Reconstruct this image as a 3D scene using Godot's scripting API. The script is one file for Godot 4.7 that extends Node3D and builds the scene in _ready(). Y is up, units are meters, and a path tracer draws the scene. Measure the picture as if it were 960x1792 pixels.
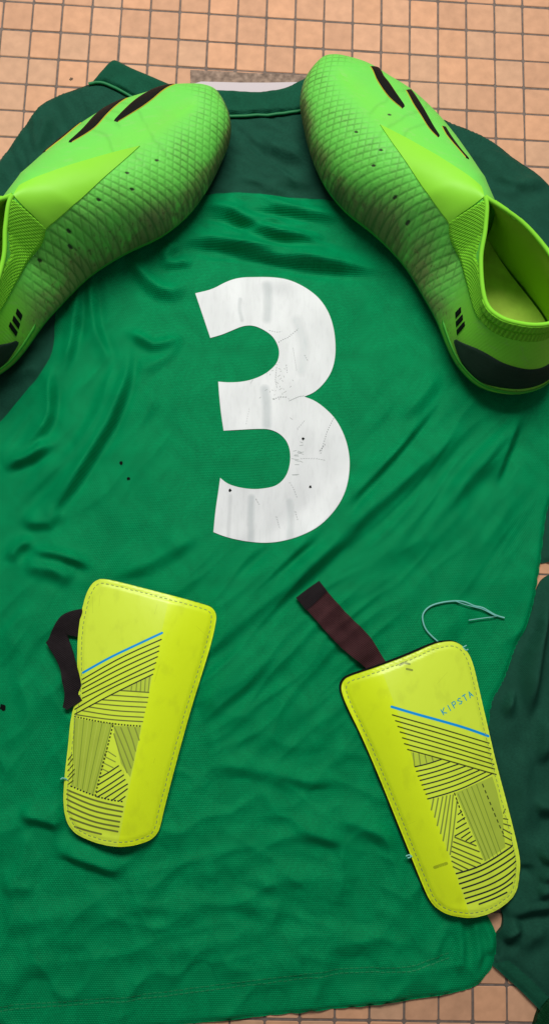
extends Node3D
# A worn green jersey laid on small square tiles, with a pair of boots and a pair of shin guards on it.
# Lengths in lists are millimetres from a point on the floor below the camera; x runs right, z towards the hem.

const MM := 0.001
var rng := RandomNumberGenerator.new()
var cloth: Sheet            # the jersey as it lies: one height field for body, yoke and collar
var arm: Sheet              # the long sleeve that comes back beside the body
var M := {}


class Sheet:
	var x0: float
	var z0: float
	var step: float
	var nx: int
	var nz: int
	var h := PackedFloat32Array()

	func _init(ax: float, az: float, bx: float, bz: float, s: float, base: float) -> void:
		x0 = ax * 0.001
		z0 = az * 0.001
		step = s * 0.001
		nx = int((bx - ax) / s) + 2
		nz = int((bz - az) / s) + 2
		h.resize(nx * nz)
		h.fill(base * 0.001)

	func at(x: float, z: float) -> float:
		var u := clampf((x - x0) / step, 0.0, nx - 1.001)
		var v := clampf((z - z0) / step, 0.0, nz - 1.001)
		var i := int(u)
		var j := int(v)
		u -= i
		v -= j
		var k := j * nx + i
		return lerpf(lerpf(h[k], h[k + 1], u), lerpf(h[k + nx], h[k + nx + 1], u), v)

	func normal(x: float, z: float) -> Vector3:
		return Vector3(at(x - step, z) - at(x + step, z), 2.0 * step, at(x, z - step) - at(x, z + step)).normalized()

	# signed distance to a line: positive on its right hand; the value along it in y
	func near(line: PackedVector2Array, reach: float, what: Callable) -> void:
		var lo := line[0]
		var hi := line[0]
		var total := 0.0
		for k in line.size():
			lo = lo.min(line[k])
			hi = hi.max(line[k])
			if k:
				total += line[k].distance_to(line[k - 1])
		var i0 := maxi(0, int((lo.x - reach - x0) / step))
		var i1 := mini(nx - 1, int((hi.x + reach - x0) / step) + 1)
		var j0 := maxi(0, int((lo.y - reach - z0) / step))
		var j1 := mini(nz - 1, int((hi.y + reach - z0) / step) + 1)
		var n := line.size() - 1
		var seg := PackedFloat32Array()
		var run := 0.0
		for k in n:
			var d := line[k + 1] - line[k]
			seg.append_array([line[k].x, line[k].y, d.x, d.y, 1.0 / maxf(d.length_squared(), 1e-12), run, d.length()])
			run += d.length()
		for j in range(j0, j1 + 1):
			var z := z0 + j * step
			for i in range(i0, i1 + 1):
				var x := x0 + i * step
				var best := reach * reach
				var side := 1.0
				var along := -1.0
				for k in n:
					var o := k * 7
					var ex := x - seg[o]
					var ez := z - seg[o + 1]
					var t := clampf((ex * seg[o + 2] + ez * seg[o + 3]) * seg[o + 4], 0.0, 1.0)
					var fx := ex - t * seg[o + 2]
					var fz := ez - t * seg[o + 3]
					var q := fx * fx + fz * fz
					if q < best:
						best = q
						side = seg[o + 2] * ez - seg[o + 3] * ex
						along = seg[o + 5] + t * seg[o + 6]
				if along >= 0.0:
					what.call(j * nx + i, sqrt(best) * (1.0 if side >= 0.0 else -1.0), along / total)

	# a fold: rises gently over w1 on its left hand, falls over w2 on its right
	func fold(line: PackedVector2Array, high: float, w1: float, w2: float) -> void:
		near(line, maxf(w1 * 0.0024, w2 * 0.0042), func(k: int, d: float, t: float) -> void:
			var w := w2 * 0.001 if d > 0.0 else w1 * 0.001
			var up := exp(-pow(absf(d) / w, 1.7))
			if d > 0.0:
				up -= 0.3 * exp(-pow((d - 1.9 * w) / (1.1 * w), 2.0))
			h[k] += high * 0.001 * up * smoothstep(-0.05, 0.32, t) * smoothstep(1.05, 0.68, t))

	func groove(line: PackedVector2Array, deep: float, w: float) -> void:
		near(line, w * 0.0024, func(k: int, d: float, _t: float) -> void: h[k] -= deep * 0.001 * exp(-d * d / (w * w * 1e-6)))

	# the rolled edge of doubled cloth
	func round_off(line: PackedVector2Array, over: float) -> void:
		var r := over * 0.001
		near(line, r, func(k: int, d: float, _t: float) -> void: h[k] *= maxf(0.12, sqrt(maxf(0.0, 1.0 - pow(1.0 - absf(d) / r, 2.0)))))

	func rough(f: FastNoiseLite, high: float, ax: float, az: float, turn: float) -> void:
		var c := cos(turn)
		var s := sin(turn)
		for j in nz:
			for i in nx:
				var x := i * step * 1000.0
				var z := j * step * 1000.0
				h[j * nx + i] += high * 0.001 * f.get_noise_2d((x * c + z * s) * ax, (z * c - x * s) * az)


	# waves along one direction round a place, dying out at the radius
	func tension(c: Vector2, radius: float, f: FastNoiseLite, high: float, along: float, turn: float) -> void:
		var cs := cos(turn)
		var sn := sin(turn)
		for j in range(maxi(0, int((c.y - radius - z0) / step)), mini(nz, int((c.y + radius - z0) / step))):
			for i in range(maxi(0, int((c.x - radius - x0) / step)), mini(nx, int((c.x + radius - x0) / step))):
				var p := Vector2(x0 + i * step, z0 + j * step) - c
				var k := smoothstep(radius, radius * 0.35, p.length())
				if k > 0.0:
					p *= 1000.0
					var u := p.x * cs + p.y * sn
					var v := p.y * cs - p.x * sn
					var n := f.get_noise_2d(u * along, v + 3.0 * sin(u * 0.03))
					h[j * nx + i] += high * 0.001 * k * (0.5 - absf(n) * 1.6 if n > -0.1 else 0.34 + 1.1 * (n + 0.1))

	# stiffer where a film is printed on: irons the cloth inside a ring
	func iron(lo: Vector2, hi: Vector2, times: int) -> void:
		var i0 := int((lo.x - x0) / step)
		var i1 := int((hi.x - x0) / step)
		var j0 := int((lo.y - z0) / step)
		var j1 := int((hi.y - z0) / step)
		for _t in times:
			var g := h.duplicate()
			for j in range(j0, j1):
				for i in range(i0, i1):
					var k := j * nx + i
					var w := smoothstep(0.0, 0.12, minf(minf(i - i0, i1 - i) / float(i1 - i0), minf(j - j0, j1 - j) / float(j1 - j0)))
					g[k] = lerpf(h[k], (h[k - 1] + h[k + 1] + h[k - nx] + h[k + nx]) * 0.25, w)
			h = g

	# something lying on the cloth: nothing under it rises above the cap, and the cloth climbs away from it
	func press(poly: PackedVector2Array, cap: float, slope: float) -> void:
		var ring := poly.duplicate()
		ring.append(poly[0])
		near(ring, 0.016, func(k: int, d: float, _t: float) -> void:
			h[k] = minf(h[k], cap + slope * absf(d)))
		var lo := poly[0]
		var hi := poly[0]
		for p in poly:
			lo = lo.min(p)
			hi = hi.max(p)
		for j in range(maxi(0, int((lo.y - z0) / step)), mini(nz, int((hi.y - z0) / step) + 1)):
			for i in range(maxi(0, int((lo.x - x0) / step)), mini(nx, int((hi.x - x0) / step) + 1)):
				if Geometry2D.is_point_in_polygon(Vector2(x0 + i * step, z0 + j * step), poly):
					h[j * nx + i] = minf(h[j * nx + i], cap)

	# fills gaps and evens out the grid
	func even(times: int) -> void:
		for _t in times:
			var g := h.duplicate()
			for j in range(1, nz - 1):
				for i in range(1, nx - 1):
					var k := j * nx + i
					var sum := 0.0
					var n := 0
					for o in [-1, 0, 1, -nx, nx]:
						if h[k + o] > 0.0:
							sum += h[k + o]
							n += 1
					if n:
						g[k] = sum / n
			h = g

	# the same, growing from z = near to z = far
	func rough_from(f: FastNoiseLite, high: float, ax: float, az: float, turn: float, near_z: float, far_z: float) -> void:
		var c := cos(turn)
		var s := sin(turn)
		for j in range(maxi(0, int((near_z - z0) / step)), nz):
			var k := smoothstep(near_z, far_z, z0 + j * step) * high * 0.001
			for i in nx:
				var x := i * step * 1000.0
				var z := j * step * 1000.0
				h[j * nx + i] -= k * absf(f.get_noise_2d((x * c + z * s) * ax, (z * c - x * s) * az))


class Shape:
	var v := PackedVector3Array()
	var n := PackedVector3Array()
	var uv := PackedVector2Array()
	var idx := PackedInt32Array()

	func add(p: Vector3, q: Vector3, t: Vector2) -> int:
		v.append(p)
		n.append(q)
		uv.append(t)
		return v.size() - 1

	func tri(a: int, b: int, c: int) -> void:
		# clockwise as seen from where the normal points
		if (v[b] - v[a]).cross(v[c] - v[a]).dot(n[a] + n[b] + n[c]) > 0.0:
			idx.append_array([a, c, b])
		else:
			idx.append_array([a, b, c])

	func quad(a: int, b: int, c: int, d: int) -> void:
		tri(a, b, c)
		tri(a, c, d)

	func mesh() -> ArrayMesh:
		var arrays := []
		arrays.resize(Mesh.ARRAY_MAX)
		arrays[Mesh.ARRAY_VERTEX] = v
		arrays[Mesh.ARRAY_NORMAL] = n
		arrays[Mesh.ARRAY_TEX_UV] = uv
		arrays[Mesh.ARRAY_INDEX] = idx
		var m := ArrayMesh.new()
		m.add_surface_from_arrays(Mesh.PRIMITIVE_TRIANGLES, arrays)
		return m


func pts(a: Array) -> PackedVector2Array:
	var out := PackedVector2Array()
	for k in range(0, a.size(), 2):
		out.append(Vector2(a[k], a[k + 1]) * MM)
	return out


# rounds a line through its points; corners sharper than 38 degrees stay
func smooth(p: PackedVector2Array, closed: bool, times := 2) -> PackedVector2Array:
	for _t in times:
		var out := PackedVector2Array()
		var n := p.size()
		for k in n:
			if not closed and (k == 0 or k == n - 1):
				out.append(p[k])
				continue
			var a := p[(k + n - 1) % n]
			var c := p[(k + 1) % n]
			if absf((p[k] - a).angle_to(c - p[k])) > 0.66:
				out.append(p[k])
			else:
				out.append(p[k].lerp(a, 0.25))
				out.append(p[k].lerp(c, 0.25))
		p = out
	return p


func put(called: String, mesh: Mesh, m: Material, parent: Node = self) -> MeshInstance3D:
	var o := MeshInstance3D.new()
	o.name = called
	o.mesh = mesh
	o.material_override = m
	parent.add_child(o, true)
	return o


func thing(called: String, label: String, category: String, at := Vector3.ZERO, group := "") -> Node3D:
	var o := Node3D.new()
	o.name = called
	o.position = at
	o.set_meta("label", label)
	o.set_meta("category", category)
	if group:
		o.set_meta("group", group)
	add_child(o, true)
	return o


# a piece of sheet lying on a height field, cut to an outline
func patch(s: Sheet, poly: PackedVector2Array, lift: float, cell: float, skirt: float, from := Vector2.ZERO, size := Vector2.ONE) -> ArrayMesh:
	var out := Shape.new()
	var lo := poly[0]
	var hi := poly[0]
	for p in poly:
		lo = lo.min(p)
		hi = hi.max(p)
	lo -= Vector2(cell, cell) * 0.37
	var nx := int((hi.x - lo.x) / cell) + 2
	var nz := int((hi.y - lo.y) / cell) + 2
	var cut := PackedByteArray()
	cut.resize(nx * nz)
	var n := poly.size()
	for k in n:
		var a := poly[k]
		var b := poly[(k + 1) % n]
		var m := int(a.distance_to(b) / (cell * 0.2)) + 1
		for t in m + 1:
			var p := a.lerp(b, t / float(m)) - lo
			cut[int(p.y / cell) * nx + int(p.x / cell)] = 1
	var corner := PackedInt32Array()
	corner.resize((nx + 1) * (nz + 1))
	corner.fill(-1)
	for j in nz:
		var z := lo.y + (j + 0.5) * cell
		var xs := PackedFloat32Array()
		for k in n:
			var a := poly[k]
			var b := poly[(k + 1) % n]
			if (a.y <= z) != (b.y <= z):
				xs.append(a.x + (z - a.y) / (b.y - a.y) * (b.x - a.x))
		xs.sort()
		for i in nx:
			var q := Vector2(lo.x + i * cell, lo.y + j * cell)
			if cut[j * nx + i]:
				var box := PackedVector2Array([q, q + Vector2(cell, 0), q + Vector2(cell, cell), q + Vector2(0, cell)])
				for piece in Geometry2D.intersect_polygons(box, poly):
					var first := out.v.size()
					for p in piece:
						out.add(Vector3(p.x, s.at(p.x, p.y) + lift, p.y), s.normal(p.x, p.y), (p - from) / size)
					var tris := Geometry2D.triangulate_polygon(piece)
					for t in range(0, tris.size(), 3):
						out.tri(first + tris[t], first + tris[t + 1], first + tris[t + 2])
				continue
			var mid := q.x + cell * 0.5
			var inside := false
			for x in xs:
				if x < mid:
					inside = not inside
			if not inside:
				continue
			var four := []
			for c in [[0, 0], [1, 0], [1, 1], [0, 1]]:
				var at: int = (j + c[1]) * (nx + 1) + i + c[0]
				if corner[at] < 0:
					var p := Vector2(lo.x + (i + c[0]) * cell, lo.y + (j + c[1]) * cell)
					corner[at] = out.add(Vector3(p.x, s.at(p.x, p.y) + lift, p.y), s.normal(p.x, p.y), (p - from) / size)
				four.append(corner[at])
			out.quad(four[0], four[1], four[2], four[3])
	if skirt > 0.0:
		var turn := -1.0 if Geometry2D.is_polygon_clockwise(poly) else 1.0
		for k in n:
			var a := poly[k]
			var b := poly[(k + 1) % n]
			if a.distance_to(b) < 1e-6:
				continue
			var d := (b - a).normalized()
			var side := Vector3(d.y, 0, -d.x) * turn
			var four := []
			for p in [a, b]:
				var y := s.at(p.x, p.y) + lift
				four.append(out.add(Vector3(p.x, y, p.y), side, (p - from) / size))
				four.append(out.add(Vector3(p.x, y - skirt, p.y), side, (p - from) / size))
			out.quad(four[0], four[1], four[3], four[2])
	return out.mesh()


func tube(line: PackedVector3Array, radius: float, sides := 7, thin_end := false) -> ArrayMesh:
	var out := Shape.new()
	var n := line.size()
	for k in n:
		var t := (line[mini(k + 1, n - 1)] - line[maxi(k - 1, 0)]).normalized()
		var a := t.cross(Vector3.UP if absf(t.y) < 0.9 else Vector3.RIGHT).normalized()
		var b := t.cross(a)
		var r := radius * (1.0 - 0.7 * k / n if thin_end else 1.0)
		for j in sides + 1:
			var f := TAU * j / sides
			var q := a * cos(f) + b * sin(f)
			out.add(line[k] + q * r, q, Vector2(j / float(sides), k))
	for k in n - 1:
		for j in sides:
			var o := k * (sides + 1) + j
			out.quad(o, o + 1, o + sides + 2, o + sides + 1)
	return out.mesh()


# a line laid on a height field
func laid(s: Sheet, line: PackedVector2Array, lift: float) -> PackedVector3Array:
	var out := PackedVector3Array()
	for p in line:
		out.append(Vector3(p.x, s.at(p.x, p.y) + lift, p.y))
	return out


# stitches: short dashes along a line, joined into one mesh
func dashes(s: Sheet, line: PackedVector2Array, long: float, gap: float, wide: float, lift: float) -> ArrayMesh:
	var out := Shape.new()
	var next := 0.0
	var run := 0.0
	for k in line.size() - 1:
		var d := line[k].distance_to(line[k + 1])
		if d < 1e-7:
			continue
		var t := (line[k + 1] - line[k]) / d
		while next < run + d:
			var p := line[k] + t * (next - run)
			var slip := Vector2(-t.y, t.x) * rng.randf_range(-0.0002, 0.0002)
			var side := Vector2(-t.y, t.x) * wide * 0.5
			var top := []
			for e in [-0.5, 0.5]:
				for w in [-1.0, 1.0]:
					var q: Vector2 = p + t * e * long + side * w + slip
					top.append(out.add(Vector3(q.x, s.at(q.x, q.y) + lift, q.y), s.normal(q.x, q.y), q))
			out.quad(top[0], top[1], top[3], top[2])
			for e in [0, 1]:
				var four := []
				for w in [0, 1]:
					var a: Vector3 = out.v[top[w * 2 + e]]
					var nn := Vector3(side.x, 0, side.y).normalized() * (-1.0 if e == 0 else 1.0)
					four.append(out.add(a, nn, Vector2.ZERO))
					four.append(out.add(a - Vector3(0, 0.0006, 0), nn, Vector2.ZERO))
				out.quad(four[0], four[1], four[3], four[2])
			next += long + gap
		run += d
	return out.mesh()


func noise(seed_: int, freq: float, octaves := 3) -> FastNoiseLite:
	var f := FastNoiseLite.new()
	f.seed = seed_
	f.noise_type = FastNoiseLite.TYPE_SIMPLEX_SMOOTH
	f.frequency = freq
	f.fractal_octaves = octaves
	return f


func mat(c: Color, rough: float, spec := 0.5) -> StandardMaterial3D:
	var m := StandardMaterial3D.new()
	m.albedo_color = c
	m.roughness = rough
	m.metallic_specular = spec
	return m


func c8(r: int, g: int, b: int) -> Color:
	return Color8(r, g, b)


func tex(im: Image) -> ImageTexture:
	return ImageTexture.create_from_image(im)


# rows of small knitted loops, each row shifted by half a loop
func knit_picture(loops: int, rows: int, seed_: int, uneven: float) -> ImageTexture:
	var side := 512
	var im := Image.create_empty(side, side, false, Image.FORMAT_L8)
	var f := noise(seed_, 0.02)
	f.domain_warp_enabled = false
	for y in side:
		for x in side:
			var row := int(y * rows / float(side))
			var u := fposmod(x * loops / float(side) + (0.5 if row % 2 else 0.0), 1.0) - 0.5
			var v := fposmod(y * rows / float(side), 1.0) - 0.5
			var k := exp(-(u * u + v * v * 0.8) * 9.0)
			var q := TAU * x / side
			var w := TAU * y / side
			var g := f.get_noise_3d(cos(q) * 40.0, sin(q) * 40.0 + cos(w) * 40.0, sin(w) * 40.0)
			im.set_pixel(x, y, Color.from_hsv(0, 0, clampf(0.15 + 0.75 * k + uneven * g, 0.0, 1.0)))
	return tex(im)


# soft, non-repeating variation of tone round white
func mottle(seed_: int, low: float, freq: float, side := 512) -> NoiseTexture2D:
	var t := NoiseTexture2D.new()
	t.width = side
	t.height = side
	t.seamless = true
	t.noise = noise(seed_, freq, 4)
	var g := Gradient.new()
	g.set_color(0, Color(low, low, low))
	g.set_color(1, Color.WHITE)
	t.color_ramp = g
	return t


func cloth_mat(c: Color, weave: Texture2D, span: float, relief: float, seed_: int, low: float) -> StandardMaterial3D:
	var m := mat(c, 0.52, 0.17)
	m.uv1_scale = Vector3(1.0 / span, 1.0 / span, 1)
	m.heightmap_enabled = true
	m.heightmap_texture = weave
	m.heightmap_scale = relief
	m.albedo_texture = threads(weave, seed_, low)
	m.rim_enabled = true
	m.rim = 0.12
	m.rim_tint = 1.0
	return m


# the weave's own tone: gaps darker than loops, yarns slightly uneven
func threads(weave: Texture2D, seed_: int, low: float) -> ImageTexture:
	var im: Image = weave.get_image().duplicate()
	im.convert(Image.FORMAT_RGB8)
	var f := noise(seed_, 0.09, 2)
	for y in im.get_height():
		for x in im.get_width():
			var e := smoothstep(0.0, 40.0, minf(minf(x, y), minf(im.get_width() - x, im.get_height() - y)))
			var k := lerpf(low, 1.0, im.get_pixel(x, y).r) * (1.0 + 0.07 * e * f.get_noise_2d(x * 0.6, y))
			im.set_pixel(x, y, Color(k, k, k))
	return tex(im)


func _ready() -> void:
	rng.seed = 7
	# camera, lens about 64 degrees high, looking down at the floor
	var cam := Camera3D.new()
	cam.name = "camera"
	cam.fov = 63.43
	cam.near = 0.02
	cam.far = 20.0
	cam.transform = Transform3D(Basis(Vector3(0.99840207, 0.04686179, -0.03157961), Vector3(-0.03871507, 0.16015661, -0.9863321), Vector3(-0.0411636, 0.98597862, 0.16171495)), Vector3(-0.00128, 0.64064, 0.13849))
	add_child(cam)
	cam.current = true
	# light: the room's dim bounce, and one broad ceiling light beyond the collar end
	var around := WorldEnvironment.new()
	around.name = "room_air"
	var e := Environment.new()
	e.background_mode = Environment.BG_COLOR
	e.background_color = Color(0.135, 0.135, 0.14).linear_to_srgb()
	e.tonemap_mode = Environment.TONE_MAPPER_LINEAR
	e.tonemap_exposure = 1.0
	e.sdfgi_enabled = true
	e.ssao_enabled = true
	e.ssil_enabled = true
	around.environment = e
	add_child(around)
	lamp("ceiling_light", Vector3(-0.05, 1.13, -0.66), Vector3(0, 0, -0.02), Vector2(0.8, 0.36), 1.68, Color(1.0, 0.985, 0.96))

	materials()
	floor_tiles()
	jersey()
	boot("football_boot", "green football boot with its heel out of the frame and toe pointing up right", Vector2(-46.2, -306.7), Vector2(-0.6157, 0.7880), -1.0, 11)
	boot("football_boot", "green football boot at the right, its open knit collar and insole in full view", Vector2(65.0, -340.0), Vector2(0.4979, 0.8673), 1.0, 12)
	guards()


func lamp(called: String, at: Vector3, aim: Vector3, size: Vector2, energy: float, c: Color) -> void:
	var l := AreaLight3D.new()
	l.name = called
	l.area_size = size
	l.light_energy = energy
	l.light_color = c
	l.area_range = 6.0
	l.shadow_enabled = true
	add_child(l)
	l.look_at_from_position(at, aim, Vector3(0, 0, -1))


func materials() -> void:
	var knit := knit_picture(52, 72, 3, 0.3)
	var fine := knit_picture(84, 112, 4, 0.2)
	M.body = cloth_mat(c8(0, 156, 95), knit, 0.093, 0.042, 21, 0.78)
	M.yoke = cloth_mat(c8(38, 98, 78), fine, 0.081, 0.05, 22, 0.72)
	M.collar = cloth_mat(c8(32, 104, 78), fine, 0.083, 0.05, 23, 0.72)
	M.piping = mat(c8(10, 120, 66), 0.6)
	M.corner = cloth_mat(c8(10, 62, 34), knit, 0.093, 0.04, 24, 0.8)
	M.thread = mat(c8(14, 138, 84), 0.7)
	M.hole = mat(c8(18, 22, 20), 0.9, 0.1)
	M.strap = cloth_mat(c8(70, 62, 66), knit_picture(40, 130, 5, 0.2), 0.09, 0.12, 25, 0.45)
	M.strap_red = cloth_mat(c8(112, 72, 76), knit_picture(40, 130, 6, 0.2), 0.09, 0.12, 26, 0.45)
	M.foam = mat(c8(24, 24, 26), 0.9, 0.2)
	M.pale_thread = mat(c8(120, 200, 190), 0.6)


func floor_tiles() -> void:
	var pitch := 25.0
	var flr := Node3D.new()
	flr.name = "floor"
	flr.set_meta("kind", "structure")
	flr.set_meta("label", "floor of small square terracotta tiles with grey grout")
	add_child(flr)
	# grout
	var gm := mat(c8(134, 120, 112), 0.95, 0.2)
	gm.uv1_triplanar = true
	gm.uv1_world_triplanar = true
	gm.uv1_scale = Vector3.ONE * 9.0
	gm.albedo_texture = mottle(31, 0.8, 0.03)
	var sheet := BoxMesh.new()
	sheet.size = Vector3(2.4, 0.01, 2.4)
	var g := put("grout", sheet, gm, flr)
	g.position = Vector3(0, -0.0056, 0)
	# tiles: a bevelled square, slightly different in tone
	var tones := []
	var base := [[222, 170, 134], [228, 176, 140], [216, 165, 130], [225, 171, 133], [219, 172, 138], [230, 174, 135]]
	var spots := mottle(33, 0.9, 0.02)
	var pits := mottle(34, 0.0, 0.06)
	for t in base:
		var m := mat(c8(t[0], t[1], t[2]), 0.62, 0.4)
		m.uv1_triplanar = true
		m.uv1_world_triplanar = true
		m.uv1_scale = Vector3.ONE * 7.3
		m.albedo_texture = spots
		m.heightmap_enabled = true
		m.heightmap_texture = pits
		m.heightmap_scale = 0.005
		tones.append(m)
	var shapes := []
	for k in 4:
		shapes.append(tile_shape(23.35 + 0.12 * (k % 2), 0.3 + 0.07 * k, k))
	var cover := pts([-228.6,-153.8,-196.1,-255.8,-161.9,-299.5,-121.4,-334,-58,-314.2,52.7,-329.5,170.4,-294.3,248.1,-241.1,295.5,-192.3,288.2,25.8,232.7,41.6,215.6,109.2,194.8,174.5,185,285.8,201.8,309.3,295.8,307.6,293.9,358.6,234.6,363.4,188.6,356.4,167.7,372,4.2,393,-178.2,402.7])
	var view := pts([-260.3,-432.2,291.6,-473.5,264.4,425.8,-181.2,430.5])
	var rest := []
	var mm_rows := {-3: -9.0, -2: -6.0, -1: -3.0, 0: -1.0, 1: 0.8, 2: 1.6, 3: 1.6, 4: 1.4, 5: 0.8}
	var made := 0
	for row in range(-20, 56):
		for col in range(-30, 48):
			var z: float = (row + 0.5) * pitch - 400.0 + (mm_rows.get(row, 0.0) + mm_rows.get(row + 1, 0.0)) * 0.5
			var p := Vector3(((col + 0.5) * pitch - 220.0) * MM + rng.randf_range(-0.0002, 0.0002), rng.randf_range(-0.00025, 0.00015), z * MM + rng.randf_range(-0.0002, 0.0002))
			var turn := Basis(Vector3.UP, rng.randf_range(-0.008, 0.008)).rotated(Vector3.RIGHT, rng.randf_range(-0.006, 0.006)) * Basis(Vector3.UP, 0.0)
			turn = turn.scaled_local(Vector3(1, 1, 1.0 + (mm_rows.get(row + 1, 0.0) - mm_rows.get(row, 0.0)) / pitch))
			var kind := rng.randi_range(0, tones.size() - 1)
			var flat := Vector2(p.x, p.z)
			if made < 296 and Geometry2D.is_point_in_polygon(flat, view) and not Geometry2D.is_point_in_polygon(flat, cover):
				var o := put("tile", shapes[rng.randi_range(0, 3)], tones[kind], flr)
				o.transform = Transform3D(turn, p)
				made += 1
			else:
				rest.append(Transform3D(turn, p))
	var mm := MultiMesh.new()
	mm.transform_format = MultiMesh.TRANSFORM_3D
	mm.mesh = shapes[0]
	mm.instance_count = rest.size()
	for k in rest.size():
		mm.set_instance_transform(k, rest[k])
	var far := MultiMeshInstance3D.new()
	far.name = "tiles_beyond"
	far.multimesh = mm
	far.material_override = tones[1]
	far.set_meta("kind", "stuff")
	flr.add_child(far, true)
	# a dark spot trodden into one tile
	var spot := PackedVector2Array()
	var mid := pts([-158,-331])[0]
	for k in 11:
		spot.append(mid + Vector2.from_angle(k * TAU / 11.0) * rng.randf_range(0.0008, 0.0019))
	put("stain", patch(Sheet.new(-300, -450, 100, -250, 10, 0.25), spot, 0.0, 0.002, 0.0), mat(c8(104, 84, 66), 0.9), flr)
	# a slip of card on the tiles behind the collar
	var low := Sheet.new(-120, -420, 80, -300, 4, 0.0)
	var slip := thing("paper_slip", "grey brown slip of card with a white band lying behind the jersey collar", "paper")
	var cm := mat(c8(176, 150, 132), 0.9)
	cm.albedo_texture = mottle(35, 0.6, 0.03)
	cm.uv1_scale = Vector3(9, 9, 1)
	var wm := mat(c8(206, 196, 200), 0.8)
	put("card", patch(low, pts([-58.3,-345.5,-35.5,-346,-11.1,-346,13.4,-346.6,62.5,-347.1,63.4,-303.5,-55,-296]), 0.0009, 0.004, 0.0008), cm, slip)
	put("white_band", patch(low, pts([-55.3,-332.2,-48.6,-334.8,-15.6,-336,8.8,-337.6,62.6,-342.3,63,-325,-54.6,-317.3]), 0.0014, 0.004, 0.0005), wm, slip)


func tile_shape(side: float, bevel: float, seed_: int) -> ArrayMesh:
	var st := SurfaceTool.new()
	st.begin(Mesh.PRIMITIVE_TRIANGLES)
	st.set_smooth_group(-1)
	var r := RandomNumberGenerator.new()
	r.seed = seed_
	var rings := []
	for ring in [[0.0, -4.0], [0.0, -bevel * 0.8], [bevel, 0.0]]:
		var loop := []
		for c in [[-1, -1], [1, -1], [1, 1], [-1, 1]]:
			for e in [0, 1]:
				var cut := 0.9
				var q: Vector2 = Vector2(c[0], c[1]) * (side * 0.5 - ring[0])
				var along := Vector2(1, 0) if (c[0] == c[1]) == (e == 1) else Vector2(0, 1)
				q -= along * Vector2(c[0], c[1]) * cut
				loop.append(Vector3(q.x, ring[1], q.y) * MM)
		rings.append(loop)
	for k in 2:
		for j in 8:
			var a: Vector3 = rings[k][j]
			var b: Vector3 = rings[k][(j + 1) % 8]
			var c: Vector3 = rings[k + 1][(j + 1) % 8]
			var d: Vector3 = rings[k + 1][j]
			for p in [a, d, c, a, c, b]:
				st.add_vertex(p)
	for j in range(1, 7):
		for p in [rings[2][0], rings[2][j], rings[2][j + 1]]:
			st.add_vertex(p)
	st.generate_normals()
	return st.commit()


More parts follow.
